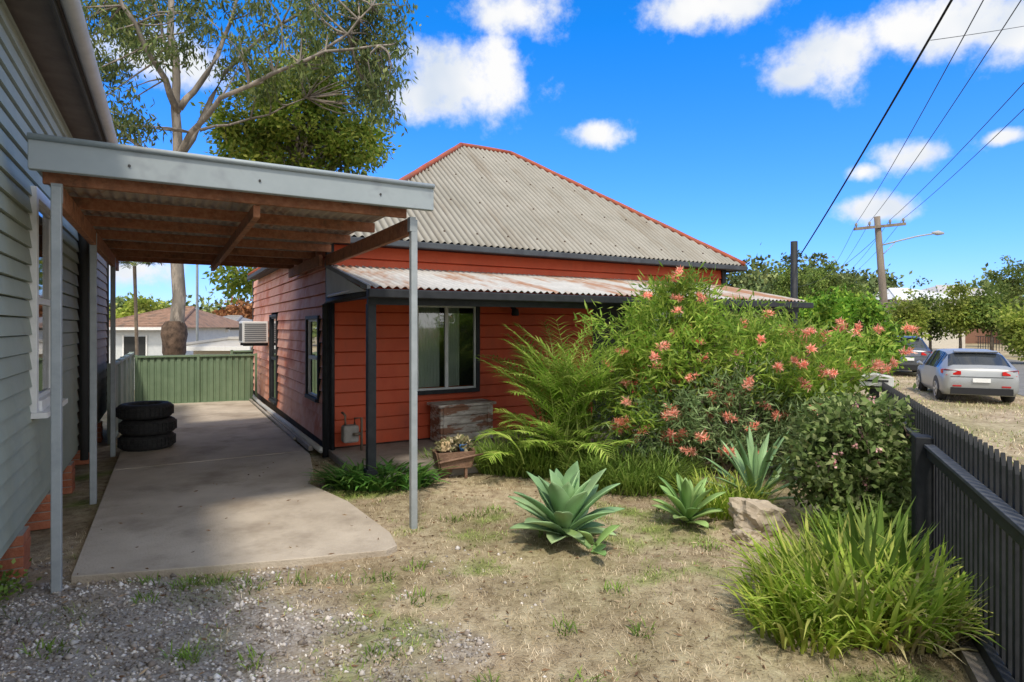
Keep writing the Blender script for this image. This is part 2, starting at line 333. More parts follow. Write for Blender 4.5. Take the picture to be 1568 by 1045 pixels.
# leaf litter
N=1900; lx=rng.uniform(-3.4,3.4,N); ly=rng.uniform(2.4,7.4,N); kk=[i for i in range(N) if abs(lx[i])<ly[i]*.95]
lx=lx[kk];ly=ly[kk]; lz=np.array([(.05 if inside(a,b_,drv) else gz(a,b_)+.018*fn(a,b_,2.5,1)+.006) for a,b_ in zip(lx,ly)])
ins=np.array([inside(a,b_,drv) for a,b_ in zip(lx,ly)]); sel=(~ins)|(rng.random(len(lx))<.15)
pos=np.stack([lx,ly,lz],-1)[sel]; dr=rng.normal(size=pos.shape)*np.array([1,1,.12]); V,F=leafarr(pos,dr,rng.uniform(.02,.06,len(pos)),.012)
npmesh('leaf_litter',V,F,M('dead_leaf',(.12,.06,.03),(.28,.17,.09),island=True,c3=(.46,.36,.23)))
# road
rm=M('asphalt',(.15,.145,.13),(.21,.20,.185),scale=3,rough=.9,bump=.3,bscale=80)
mb=MB()
for q in range(-60,260,8):
    a,b_,c,d=SL(5.7,q),SL(12.2,q),SL(12.2,q+8),SL(5.7,q+8)
    mb.add([(p[0],p[1],-.44) for p in (a,b_,c,d)],[(0,1,2,3)])
mb.build('road',rm)
# ---------------------------------------------------------------- shared materials
black=M('black_paint',(.016,.018,.021),(.03,.032,.036),scale=12,rough=.6,spec=.3)
redf=M('red_board_paint',(.50,.070,.024),(.60,.105,.038),scale=3,rough=.55,c3=(.34,.055,.025),c3t=(.5,.75),c3s=1.5,stretch=(1,1,.5))
reds=M('faded_red_board_paint',(.70,.30,.20),(.78,.45,.34),scale=4,rough=.7,c3=(.60,.18,.09),c3t=(.5,.65),c3s=1.2)
white=M('white_paint',(.72,.72,.70),(.80,.80,.78),scale=10,rough=.5)
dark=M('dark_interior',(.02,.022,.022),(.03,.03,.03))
wood=M('brown_timber',(.29,.11,.052),(.42,.19,.10),scale=6,rough=.8,bump=.3,stretch=(4,4,4),c3=(.17,.085,.048),c3t=(.5,.7))
galv=M('galvanised_steel',(.30,.33,.34),(.38,.41,.42),scale=8,rough=.5,metal=.1)
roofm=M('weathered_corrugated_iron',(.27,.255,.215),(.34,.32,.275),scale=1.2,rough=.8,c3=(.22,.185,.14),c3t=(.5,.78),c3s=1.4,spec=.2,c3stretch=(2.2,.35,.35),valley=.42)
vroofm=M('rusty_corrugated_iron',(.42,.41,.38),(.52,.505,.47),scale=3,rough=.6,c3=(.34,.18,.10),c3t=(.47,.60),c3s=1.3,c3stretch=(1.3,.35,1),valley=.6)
rust=M('rust_red_capping',(.30,.065,.032),(.36,.10,.055),scale=8,rough=.8,c3=(.2,.1,.07),c3t=(.5,.65),c3s=6)
glass=glassmat('window_glass')
curtain=M('curtain_cloth',(.58,.60,.52),(.70,.71,.64),scale=3,rough=.9)
brick=M('red_brick',(.38,.12,.06),(.46,.18,.10),scale=9,rough=.9,bump=.4)
def siding(fm,a0,a1,z0,z1,h,ops,name,mat,parent,proud=.024,wob=0,gv=.085):
    mb=MB(fm); z=z0; 
    while z<z1-.01:
        zt=min(z+h,z1); zc=(z+zt)/2
        cuts=sorted([(o[0],o[1]) for o in ops if o[2]<zc<o[3]]); x=a0; iv=[]
        for c in cuts:
            if c[0]>x: iv.append((x,c[0]))
            x=max(x,c[1])
        if x<a1: iv.append((x,a1))
        for (p,q) in iv:
            w1=random.uniform(-.003,.003)*wob; w2_=random.uniform(-.003,.003)*wob
            g=h*gv
            mb.add([(p,-.02,zt),(q,-.02,zt),(p,.006,zt-g),(q,.006,zt-g),(p,proud+w1,z+w1),(q,proud+w2_,z+w2_),(p,-.02,z+.001),(q,-.02,z+.001)],[(0,1,3,2),(2,3,5,4),(4,5,7,6)])
        z+=h
    return mb.build(name,mat,parent)
def corr(A,B,tA,tB,per=.085,amp=.011,name='roof',mat=None,parent=None,spp=6,lap=None):
    A,B,tA,tB=map(Vector,(A,B,tA,tB)); e_=(B-A); Ln=e_.length; e_.normalize()
    nrm=e_.cross(tA-A).normalized(); up=nrm.cross(e_).normalized()
    ea=(tA-A).dot(e_); na=(tA-A).dot(up); eb=(tB-A).dot(e_)
    N=int(Ln/per*spp); V=[]; R=3; CR=[]
    for i in range(N+1):
        x=Ln*i/N
        if x<ea: hh=na*x/ea if ea>1e-6 else na
        elif x>eb and Ln-eb>1e-6: hh=na*(Ln-x)/(Ln-eb)
        else: hh=na
        sn=math.sin(2*math.pi*x/per); off=sn*amp
        for r in range(R):
            p=A+e_*x+up*(hh*r/(R-1))+nrm*off; V.append(p[:]); CR.append(sn*.5+.5)
    F=[(i*R+r,(i+1)*R+r,(i+1)*R+r+1,i*R+r+1) for i in range(N) for r in range(R-1)]
    o=npmesh(name,np.array(V),np.array(F),mat,parent,smooth=True)
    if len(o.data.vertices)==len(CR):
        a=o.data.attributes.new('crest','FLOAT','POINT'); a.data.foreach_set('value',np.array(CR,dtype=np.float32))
    return o
def window(fm,a0,a1,z0,z1,frame,parent,inner=white,fw=.06,sashes='v',curt=True,nm='window'):
    f=MB(fm); o0,o1=-.03,.05
    f.box(a0-fw,a0,o0,o1,z0-fw,z1+fw).box(a1,a1+fw,o0,o1,z0-fw,z1+fw).box(a0,a1,o0,o1,z1,z1+fw).box(a0,a1,o0,o1+.02,z0-fw,z0)
    f.build(nm+'_frame',frame,parent,bevel=.004)
    g=MB(fm); iw=.03
    g.box(a0,a0+iw,-.02,.02,z0,z1).box(a1-iw,a1,-.02,.02,z0,z1).box(a0+iw,a1-iw,-.02,.02,z0,z0+iw).box(a0+iw,a1-iw,-.02,.02,z1-iw,z1)
    if sashes=='v': c=(a0+a1)/2; g.box(c-.03,c+.02,-.018,.024,z0+iw,z1-iw)
    else: c=(z0+z1)/2; g.box(a0+iw,a1-iw,-.018,.024,c-.025,c+.025)
    g.build(nm+'_sash',inner,parent)
    q=MB(fm); q.add([(a0,.003,z0),(a1,.003,z0),(a1,.003,z1),(a0,.003,z1)],[(0,1,2,3)]); q.build(nm+'_pane',glass,parent)
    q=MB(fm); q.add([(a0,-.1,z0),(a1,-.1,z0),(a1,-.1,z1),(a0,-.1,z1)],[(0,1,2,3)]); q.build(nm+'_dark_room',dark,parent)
    if curt:
        q=MB(fm); W=a1-a0
        for (c0,c1) in ((a0+.02,a0+W*.40),(a0+W*.50,a0+W*.74)):
            n_=24; vs=[];fs=[]
            for i in range(n_+1):
                x=c0+(c1-c0)*i/n_; o=-.055+.014*math.sin(i*1.9)
                vs+=[(x,o,z0+.02),(x,o,z1-.02)]
            fs=[(2*i,2*i+2,2*i+3,2*i+1) for i in range(n_)]
            q.add(vs,fs)
        q.build(nm+'_curtain',curtain,parent,smooth=True)
# ---------------------------------------------------------------- red house
rh=empty('red_weatherboard_house',(C0[0],C0[1],0),rad(30))
FR=lambda a,o,z:(a,-o,z); SD_=lambda a,o,z:(-o,a,z)
Wd,Dp,ZE=7.45,7.8,2.84
siding(FR,.06,Wd,.12,2.8,.178,[(1.17,2.16,.76,2.03),(4.3,5.15,.1,2.1),(5.6,6.6,.76,2.03)],'front_wall_boards',redf,rh,wob=1,gv=.11)
siding(SD_,.06,Dp,.16,2.8,.165,[(.48,1.28,.66,1.84),(4.1,4.95,.2,1.92)],'side_wall_boards',reds,rh,proud=.028,wob=2.5,gv=.10)
MB().box(.13,Wd,.13,Dp,.1,2.8).build('wall_core',dark,rh)
MB().box(Wd,Wd+.03,.0,Dp,.1,2.8).box(0.1,Wd,Dp,Dp+.03,.1,2.8).build('rear_walls',redf,rh)
MB().box(.02,.12,.02,.12,0,2.8).box(-.035,.055,-.04,.055,0.02,2.8).box(Wd-.05,Wd+.05,-.045,.04,.02,2.8).box(-.03,.06,Dp-.03,Dp+.05,.02,2.8).build('corner_boards',black,rh)
window(FR,1.2,2.13,.79,2.0,black,rh,fw=.055,inner=M('aluminium_sash',(.55,.56,.56),(.65,.65,.64),rough=.4),nm='front_window')
window(FR,5.6,6.6,.79,2.0,black,rh,fw=.055,nm='second_front_window')
window(SD_,.51,1.25,.70,1.80,black,rh,fw=.05,sashes='h',curt=True,nm='side_window')
window(SD_,4.13,4.92,.25,1.88,black,rh,fw=.05,sashes='h',inner=black,curt=False,nm='side_door')
MB(FR).box(4.3,5.15,-.02,.02,.1,2.1).build('front_door',black,rh)
MB(FR).box(1.08,2.25,.045,.075,2.06,2.1).build('window_head_flashing',black,rh)
MB().box(.02,Wd,.02,.1,0,.12).box(.02,.1,.1,Dp,0,.16).build('plinth',M('dark_plinth',(.07,.05,.04),(.12,.09,.07),bump=.3),rh)
MB().tube([(-.12,-.1,.11),(-.13,2.6,.10),(-.15,5.5,.09),(-.13,7.6,.12)],.038,10).build('grey_drain_pipe',M('pvc_grey',(.42,.42,.40),(.5,.5,.48)),rh,smooth=True)
MB().box(-.2,-.14,.3,4.2,.04,.1).box(-.24,-.2,1.2,7.,.045,.075).build('timber_edging',M('weathered_wood',(.36,.32,.27),(.45,.4,.34),bump=.3),rh)
MB().tube([(-.07,-.09,.02),(-.07,-.09,1.98),(-.05,-.25,2.03),(.0,-1.68,2.06)],.038,12).tube([(.02,-.1,.05),(.02,-.1,2.4)],.028,10).build('downpipe',black,rh,smooth=True)
MB().tube([(-.055,-.25,2.085),(-.012,-1.6,2.115)],.02,10).build('pvc_overflow_pipe',white,rh,smooth=True)
# verandah
ver=-1.85
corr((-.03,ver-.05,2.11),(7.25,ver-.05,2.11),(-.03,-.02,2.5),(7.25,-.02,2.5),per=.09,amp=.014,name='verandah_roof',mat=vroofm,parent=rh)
MB().box(-.06,7.3,ver-.13,ver-.03,1.995,2.085).build('verandah_gutter',black,rh,bevel=.01)
MB().box(0,7.25,ver+.1,ver+.15,1.93,2.05).box(0.0,.06,ver+.15,-.06,2.0,2.07).build('verandah_beam',black,rh)
m=MB()
for i in range(7): m.box(1.2*i+.02,1.2*i+.07,ver+.15,-.06,2.03,2.09)
m.build('verandah_rafters',black,rh)
MB().prism([(-.045,-.04,2.08),(-.045,-1.8,2.07),(-.045,-.04,2.47)],(.02,0,0)).build('verandah_gable_infill',M('pale_grey_board',(.45,.48,.46),(.53,.55,.53)),rh)
MB().prism([(-.055,-.0,2.47),(-.055,-1.9,2.075),(-.055,-1.9,2.125),(-.055,-.0,2.52)],(.035,0,0)).build('verandah_barge',M('barge_grey',(.16,.17,.17),(.22,.23,.23)),rh)
m=MB()
for x in (0.05,3.6,7.15):
    m.box(x-.045,x+.045,-1.73,-1.64,.1,1.94)
    m.box(x-.06,x+.06,-1.745,-1.625,.1,.18)
m.build('verandah_posts',black,rh,bevel=.005)
MB().box(-.02,7.4,-1.75,-.03,0,.1).build('verandah_floor',M('old_concrete',(.22,.19,.16),(.32,.28,.24),bump=.3),rh,bevel=.01)
# main roof
xl,xr,yf,yb=-.2,7.72,-.3,6.95; r1,r2=(3.45,3.3,5.45),(4.62,3.3,5.45)
ze=2.86
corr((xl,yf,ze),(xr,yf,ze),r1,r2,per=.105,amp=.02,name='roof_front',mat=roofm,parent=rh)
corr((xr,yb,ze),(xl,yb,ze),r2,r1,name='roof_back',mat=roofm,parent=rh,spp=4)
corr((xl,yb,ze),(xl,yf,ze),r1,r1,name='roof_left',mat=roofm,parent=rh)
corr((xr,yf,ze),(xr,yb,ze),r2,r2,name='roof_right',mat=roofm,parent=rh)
m=MB()
def capseg(a,b_):
    a=Vector(a);b_=Vector(b_); k=int((b_-a).length/.35); n_=8
    m.tube([a+(b_-a)*i/k+Vector((0,0,.012+(.006 if i%3 else 0))) for i in range(k+1)],.05,n_)
for c in ((xl,yf,ze),(xl,yb,ze)): capseg(c,r1)
for c in ((xr,yf,ze),(xr,yb,ze)): capseg(c,r2)
capseg(r1,r2); m.build('ridge_capping',rust,rh,smooth=True)
MB().box(xl,xr,yf-.06,yf+.02,ze-.10,ze-.02).box(xr-.02,xr+.06,yf+.02,yb,ze-.1,ze-.02).box(xl-.05,xl+.01,yf+.02,yb,ze-.1,ze-.02).build('main_gutter',M('dark_gutter',(.045,.05,.06),(.07,.08,.09)),rh,bevel=.01)
MB().box(xl+.05,xr-.05,yf+.03,0,ze-.08,ze-.055).box(xl+.05,0,0,yb,ze-.08,ze-.055).build('soffit',black,rh)
m=MB()
sl_=(5.45-ze)/(3.3-yf)
for k in range(4):
    yy=yf+.25+k*.95; zz_=ze+(yy-yf)*sl_+.024
    for i in range(16):
        x=xl+.02625+(5*i+2)*.105
        if x>xl+(yy-yf)*1.01+.1 and x<xr-(yy-yf)*.86-.1: m.box(x-.011,x+.011,yy-.011,yy+.011,zz_-.012,zz_+.012)
m.build('roof_screws',M('screw_rust',(.09,.06,.045)),rh)
m=MB(); m.tube([(2.74,-.03,1.98),(2.74,-.12,1.98)],.02,8); m.lathe((2.74,-.13,1.86),[(.0,.12),(.05,.1),(.06,.02),(.045,0),(0,0)],12); m.build('porch_lamp',black,rh,smooth=True)
# AC
e=empty('window_air_conditioner',(C0[0],C0[1],0),rad(30))
MB().box(-.52,-.03,5.2,5.85,1.36,1.80).build('case',white,e,bevel=.015)
m=MB()
for i in range(9): m.box(-.48,-.07,5.19,5.198,1.40+i*.042,1.42+i*.042)
m.build('side_vents',M('vent_grey',(.2,.21,.22)),e)
m=MB()
for i in range(12): m.box(-.527,-.522,5.24+i*.048,5.265+i*.048,1.4,1.76)
m.build('rear_coil',M('coil_grey',(.12,.12,.12)),e)
MB().box(-.5,-.03,5.25,5.29,1.30,1.355).box(-.5,-.03,5.76,5.8,1.30,1.355).build('bracket',black,e)
# gas meter by the corner
e=empty('gas_meter',(C0[0]+.22,C0[1]+.0,0),rad(30))
gmm=M('meter_grey',(.24,.22,.20),(.34,.31,.28),scale=12,bump=.2)
MB().box(-.1,.1,-.28,-.12,.22,.44).build('body',gmm,e,bevel=.03)
m=MB(); m.tube([(-.06,-.2,.44),(-.06,-.2,.56),(-.06,-.1,.58),(-.06,-.04,.58)],.016,8); m.tube([(.06,-.2,.44),(.06,-.2,.52),(.15,-.2,.52),(.15,-.2,.08)],.016,8)
m.lathe((.06,-.29,.33),[(0,-.01),(.05,-.01),(.05,.02),(0,.02)],16); m.build('pipes',M('pipe_brown',(.2,.15,.11)),e,smooth=True)
# crate bench
e=empty('wooden_storage_crate',(C0[0],C0[1],0),rad(30))
om=M('peeling_painted_wood',(.34,.28,.23),(.68,.63,.57),scale=9,rough=.9,bump=.4,c3=(.28,.14,.09),c3t=(.50,.56),c3s=5,stretch=(.5,1,2))
m=MB()
for i in range(4): m.box(1.36,2.16,-.50,-.475,.12+i*.12,.12+i*.12+.113); m.box(1.36,1.385,-.47,-.13,.12+i*.12,.232+i*.12); m.box(2.135,2.16,-.47,-.13,.12+i*.12,.232+i*.12)
m.box(1.37,2.15,-.15,-.13,.12,.58); m.build('slats',om,e,bevel=.004)
MB().box(1.32,2.2,-.53,-.1,.60,.635).box(1.40,1.45,-.515,-.502,.12,.6).box(2.07,2.12,-.515,-.502,.12,.6).build('lid_and_battens',om,e,bevel=.004)
# ---------------------------------------------------------------- carport
cp=empty('carport',(Q0[0],Q0[1],0),rad(30))
m=MB()
for (x,y) in ((0,0),(2.42,0),(0,2.2),(0,4.6)): m.box(x-.028,x+.028,y-.028,y+.028,-.02,2.6)
m.build('steel_posts',galv,cp,bevel=.006)
fasc=M('grey_blue_fascia',(.30,.345,.36),(.36,.405,.42),scale=2,rough=.55,metal=.05,c3=(.25,.28,.30),c3t=(.55,.7))
MB().box(-.13,2.56,-.11,-.09,2.675,2.885).box(-.13,2.56,-.09,-.03,2.865,2.885).box(-.13,2.56,-.09,-.05,2.675,2.69).box(-.13,-.11,-.09,.0,2.69,2.865).box(2.54,2.56,-.09,.0,2.69,2.865).build('front_fascia',fasc,cp,bevel=.006)
MB().tube([(-.13,-.115,2.875),(2.56,-.115,2.875)],.02,10).build('fascia_roll',fasc,cp,smooth=True)
m=MB()
for x in (.4,1.2,2.1): m.tube([(x,-.112,2.76),(x,-.118,2.76)],.009,8)
m.build('fascia_screws',M('screw_dark',(.06,.06,.06)),cp)
m=MB(); m.box(-.025,.025,.035,5.3,2.48,2.62); m.box(2.39,2.44,.035,3.1,2.48,2.62); m.box(2.30,2.35,3.1,5.3,2.48,2.62)
for y in (.05,.95,1.85,2.75,3.65,4.55,5.25): m.box(-.08,2.38,y,y+.045,2.622,2.712)
m.build('timber_frame',wood,cp,bevel=.004)
m=MB()
m.box(1.18,1.23,.1,5.2,2.525,2.62); m.build('centre_beam',wood,cp,bevel=.004)
corr((-.12,-.04,2.735),(2.40,-.04,2.735),(-.12,5.35,2.735),(2.40,5.35,2.735),per=.08,amp=.012,name='roof_sheet',mat=M('brown_underside_iron',(.36,.29,.24),(.46,.38,.32),scale=3,c3=(.30,.15,.09),c3t=(.5,.65),rough=.7),parent=cp)
MB().box(2.38,2.43,-.03,0.035,2.5,2.62).box(-.03,.03,.0,.035,2.5,2.62).build('post_brackets',galv,cp)
# ---------------------------------------------------------------- neighbour house
nh=empty('grey_weatherboard_house',(Q0[0],Q0[1],0),rad(30))
NB=lambda a,o,z:(-.27+o,a,z)
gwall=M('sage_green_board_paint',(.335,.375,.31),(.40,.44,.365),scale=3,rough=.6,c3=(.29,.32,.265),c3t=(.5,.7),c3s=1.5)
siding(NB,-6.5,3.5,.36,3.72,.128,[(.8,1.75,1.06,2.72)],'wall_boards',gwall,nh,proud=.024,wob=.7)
siding(NB,3.62,7.2,.36,3.72,.128,[],'rear_wall_boards',M('brown_grey_boards',(.23,.205,.165),(.31,.275,.225),scale=3,rough=.7),nh,proud=.022,wob=1)  # darker, browner boards on the rear stretch of wall
MB().box(-6,-.36,-6.5,7.2,.3,3.7).box(-6,-.6,-6.4,7.1,0,.3).build('wall_core',dark,nh)
MB().box(-.34,-.235,3.5,3.62,.3,3.72).box(-.35,-.23,7.2,7.28,.3,3.72).build('corner_boards',M('dark_trim',(.05,.045,.04),(.08,.07,.06)),nh)
MB().tube([(-.19,3.42,.2),(-.19,3.42,3.6)],.04,10).tube([(-.19,3.9,.2),(-.19,3.9,3.6)],.03,10).build('downpipes',M('dark_pipe',(.05,.05,.05)),nh,smooth=True)
window(NB,.88,1.68,1.14,2.66,white,nh,fw=.08,sashes='h',curt=False,nm='sash_window')
MB(NB).box(.76,1.80,.02,.12,1.02,1.06).build('window_sill',white,nh)
MB(NB).box(-6.5,7.2,-.05,.012,.29,.36).build('bottom_plate',gwall,nh)
m=MB()
for y in (-2.6,-.9,.35,1.5,2.7,4.2,5.8):
    for k in range(4): m.box(-.46+(k%2)*.004,-.22-(k%2)*.004,y,y+.23,k*.073,k*.073+.066)
m.build('brick_piers',brick,nh,bevel=.005)
m=MB()
for y in (-2.6,-.9,.35,1.5,2.7,4.2,5.8): m.box(-.45,-.23,y+.006,y+.224,0,.29)
m.build('pier_mortar',M('mortar',(.35,.32,.28)),nh)
MB().box(-.27,.06,-6.6,7.4,3.735,3.755).build('soffit',M('soffit_brown',(.10,.085,.07),(.14,.12,.10)),nh)
MB().box(.0,.02,-6.6,7.4,3.66,3.733).build('fascia',M('fascia_dark',(.06,.06,.055)),nh)
MB().tube([(.09,-6.6,3.74),(.09,7.45,3.74)],.055,12).build('gutter',M('gutter_pale',(.42,.42,.39),(.5,.5,.47)),nh,smooth=True)
corr((.1,7.5,3.78),(.1,-6.6,3.78),(-3.2,7.5,5.2),(-3.2,-6.6,5.2),name='roof_slope',mat=galv,parent=nh,spp=4)
# ---------------------------------------------------------------- green metal fences
def steelfence(name,x0,y0,x1,y1,h,mat,z0=0):
    e=empty(name,(Q0[0],Q0[1],0),rad(30)); d=Vector((x1-x0,y1-y0,0)); Ln=d.length; d.normalize(); n=Vector((-d.y,d.x,0))
    m=MB(); prof=[(0,0),(.07,0),(.085,.025),(.11,.025),(.125,0)]; pts=[];x=0
    while x<Ln:
        for a,b_ in prof[:-1]:
            if x+a<=Ln: pts.append((x+a,b_))
        x+=.125
    vs=[];fs=[]
    for a,b_ in pts:
        p=Vector((x0,y0,0))+d*a+n*b_; vs+=[(p.x,p.y,z0+.03),(p.x,p.y,z0+h-.03)]
    fs=[(2*i,2*i+2,2*i+3,2*i+1) for i in range(len(pts)-1)]; m.add(vs,fs); m.build('panels',mat,e)
    m=MB(); 
    def bar(a,b_,za,zb,t=.03):
        p=Vector((x0,y0,0))+d*a; q=Vector((x0,y0,0))+d*b_
        m.prism([(p+n*-t)+Vector((0,0,za)),(q+n*-t)+Vector((0,0,za)),(q+n*(t+.02))+Vector((0,0,za)),(p+n*(t+.02))+Vector((0,0,za))],(0,0,zb-za))
    bar(0,Ln,z0+h-.04,z0+h); bar(0,Ln,z0+.01,z0+.05)
    k=max(1,round(Ln/1.2))
    for i in range(k+1): bar(Ln*i/k-.025,Ln*i/k+.025,z0,z0+h+.015,.035)
    m.build('rails_and_posts',mat,e); return e
gf=M('green_steel',(.16,.23,.14),(.21,.29,.18),scale=3,rough=.5)
steelfence('green_steel_fence',.05,10.0,2.35,9.75,1.08,gf)
steelfence('green_steel_fence',-.08,5.6,-.02,10.0,1.15,M('pale_green_steel',(.26,.31,.26),(.32,.37,.31)))
steelfence('rear_boundary_fence',2.0,11.5,12,11.5,1.1,gf)
# ---------------------------------------------------------------- tyres
e=empty('stack_of_tyres',(-4.98,8.15,.045)); rub=M('tyre_rubber',(.022,.022,.023),(.045,.044,.042),scale=20,rough=.75)
for k,(dx,dy) in enumerate(((0,0),(.02,-.01),(-.04,.02))):
    m=MB(); pr=[(.19,.03),(.21,.005),(.28,.0),(.315,.02),(.33,.05),(.335,.10),(.33,.15),(.315,.18),(.28,.2),(.21,.195),(.19,.17),(.20,.10),(.19,.03)]
    m.lathe((dx,dy,k*.203),pr,40); m.build('tyre_%d'%(k+1),rub,e,smooth=True)
    m=MB()
    for j in range(40):
        t=j*math.pi/20
        for zz_ in (.045,.105):
            c=Vector((dx+.337*math.cos(t),dy+.337*math.sin(t),k*.203+zz_)); tx=Vector((-math.sin(t),math.cos(t),0)); rx=Vector((math.cos(t),math.sin(t),0))
            m.prism([c-tx*.018-rx*.01,c+tx*.018-rx*.01,c+tx*.018+rx*.006,c-tx*.018+rx*.006],(0,0,.05))
    m.build('tread_%d'%(k+1),rub,e)
# ---------------------------------------------------------------- black picket fence
pf=empty('black_picket_fence',(A0[0],A0[1],0),STROT)
m=MB()
y=-4.6
while y<2.55:
    m.prism([(.05,y-.019,.03),(.05,y+.019,.03),(.05,y+.019,1.04),(.05,y,1.10),(.05,y-.019,1.04)],(.018,0,0)); y+=.092
m.build('pickets',black,pf)
MB().box(-.0,.048,-4.6,-.08,.79,.86).box(.0,.048,.08,2.6,.79,.86).box(.0,.048,-4.6,-.08,.06,.13).box(.0,.048,.08,2.6,.06,.13).build('rails',black,pf,bevel=.006)
MB().box(-.015,.048,-4.6,-.08,.862,.885).box(-.015,.048,.08,2.6,.862,.885).build('rail_caps',M('grey_rail_cap',(.07,.075,.08),(.11,.115,.12),scale=8),pf,bevel=.004)
MB().box(-.065,.045,-.075,.075,-.05,.93).box(-.05,.04,2.6,2.7,-.05,1.12).box(-.065,.045,-2.6,-2.46,-.05,.93).build('posts',black,pf,bevel=.008)
MB().box(-.07,.03,-4.6,-.1,-.02,.055).build('sleeper_edge',M('old_sleeper',(.17,.15,.13),(.24,.21,.18),bump=.4),pf)
e=empty('letterbox',(A0[0],A0[1],0),STROT)
m=MB(); m.prism([(-.16,2.5,1.05),(.16,2.5,1.05),(.16,2.5,1.15),(0,2.5,1.18),(-.16,2.5,1.15)],(0,.3,0)); m.build('box',M('letterbox_cream',(.55,.56,.54),(.62,.63,.6)),e,bevel=.006)
MB().box(-.11,.11,2.492,2.499,1.10,1.12).build('slot',dark,e); MB().tube([(0,2.65,-.1),(0,2.65,1.05)],.03,8).build('post',black,e)
# ---------------------------------------------------------------- trees
bark_e=M('grey_gum_bark',(.14,.12,.10),(.26,.23,.195),scale=5,rough=.9,bump=.4,bscale=14,stretch=(1,1,.3),c3=(.34,.29,.24),c3t=(.52,.6),c3s=3)
bark_d=M('brown_bark',(.12,.09,.065),(.2,.16,.12),scale=6,rough=.9)
gum=M('gum_leaves',(.06,.10,.03),(.12,.165,.045),island=True,c3=(.26,.29,.10),trans=.3,scale=.6,lo=.65)
denl=M('dense_gum_leaves',(.11,.19,.02),(.20,.28,.035),island=True,c3=(.38,.40,.07),trans=.4,scale=.9,lo=.62)
def branch(m,a,b_,r0,r1,n=6,bend=.12,seg=4):
    a=np.array(a,float);b_=np.array(b_,float); L_=np.linalg.norm(b_-a); off=rng.normal(size=3)*bend*L_
    pts=[a+(b_-a)*t+off*math.sin(math.pi*t) for t in np.linspace(0,1,seg+1)]
    m.tube(pts,[r0+(r1-r0)*t for t in np.linspace(0,1,seg+1)],n,caps=False); return pts
e=empty('eucalyptus_tree'); m=MB()
def P(x,y,d=0): return PW(x,y,18+d)
limbs=[([(268,560,0),(269,505,0),(271,400,0),(272,300,0),(272,240,0),(272,165,0),(268,90,0),(262,20,0),(258,-60,0),(250,-130,0)],.23,.06),
 ([(272,175,0),(252,120,-.6),(222,70,-1.2),(190,10,-1.6),(165,-50,-2)],.11,.04),
 ([(273,165,0),(300,140,.4),(335,85,.8),(352,30,1),(372,-50,1.3)],.11,.04),
 ([(272,250,0),(292,205,-.4),(340,150,-1),(420,112,-1.5),(500,80,-2),(580,70,-2.3)],.10,.03),
 ([(271,300,0),(245,245,.5),(200,215,1),(160,170,1.4),(125,100,1.6)],.08,.025),
 ([(283,235,0),(305,190,.8),(345,110,1.2),(395,60,1.6),(470,10,2),(540,-20,2.2)],.10,.03),
 ([(272,110,0),(250,60,.8),(235,0,1.2),(215,-60,1.4)],.07,.03),
 ([(310,200,.5),(350,190,1.5),(410,175,2),(470,150,2.3)],.05,.02),
 ([(480,90,-1.8),(530,50,-2),(570,10,-2.2)],.05,.02)]
nodes=[]
for pts,r0,r1 in limbs:
    P3=[P(*p) for p in pts]
    D=[]
    for i in range(len(P3)-1):
        for t in (0,.5): D.append(P3[i]*(1-t)+P3[i+1]*t+rng.normal(size=3)*.03)
    D.append(P3[-1]); m.tube(D,[r0+(r1-r0)*(i/(len(D)-1))**.8 for i in range(len(D))],9)
    if r0<.2: nodes+=D[2:]
    else: nodes+=D[12:]
nodes=np.array(nodes)
regs=[((85,215),(15,215),50),((170,330),(-70,90),40),((330,480),(-60,110),34),((450,620),(-20,100),56),((560,622),(80,165),28),((90,180),(-60,60),26),((150,215),(180,225),7),((360,470),(110,160),5),((570,605),(150,205),7)]
LP=[];LD=[]
for (xa,xb),(ya,yb_),n_ in regs:
    for _ in range(n_):
        c=P(rng.uniform(xa,xb),rng.uniform(ya,yb_),rng.uniform(-2.2,2.2))
        nn=nodes[np.argmin(((nodes-c)**2).sum(1)+rng.random(len(nodes))*.4)]
        if np.linalg.norm(nn-c)>2.6: c=nn+(c-nn)*2.6/np.linalg.norm(nn-c)
        pts=branch(m,nn,c,.03,.008,4,.1,4)
        k=int(rng.uniform(45,105)); q=np.array(pts)[rng.choice([3,4,4],k)]+rng.normal(size=(k,3))*np.array([.22,.22,.17])
        LP.append(q); LD.append(rng.normal(size=(k,3))*.6+np.array([0,0,-.9]))
LP=np.concatenate(LP);LD=np.concatenate(LD)
m.build('trunk_and_limbs',bark_e,e,smooth=True)
m=MB(); bc=P(268,515); vs=[];fs=[];R_=14
prf=[(.22,-.75),(.31,-.5),(.33,-.2),(.36,.05),(.31,.3),(.24,.45)]
for a_ in range(R_):
    for j,(r,h) in enumerate(prf):
        t=a_*2*math.pi/R_; r*=1+.35*mn.noise(Vector((math.cos(t)*1.5,math.sin(t)*1.5,h*2.5))); vs.append((bc[0]+r*math.cos(t),bc[1]+r*math.sin(t),bc[2]+h))
fs=[(a_*6+j,((a_+1)%R_)*6+j,((a_+1)%R_)*6+j+1,a_*6+j+1) for a_ in range(R_) for j in range(5)]
m.add(vs,fs); m.build('burl',M('dark_rough_bark',(.05,.035,.025),(.15,.10,.07),scale=7,rough=.95,bump=.8,bscale=10),e,smooth=True)
V,F=leafarr(LP,LD,rng.uniform(.15,.28,len(LP)),rng.uniform(.045,.075,len(LP))); npmesh('leaves',V,F,gum,e)
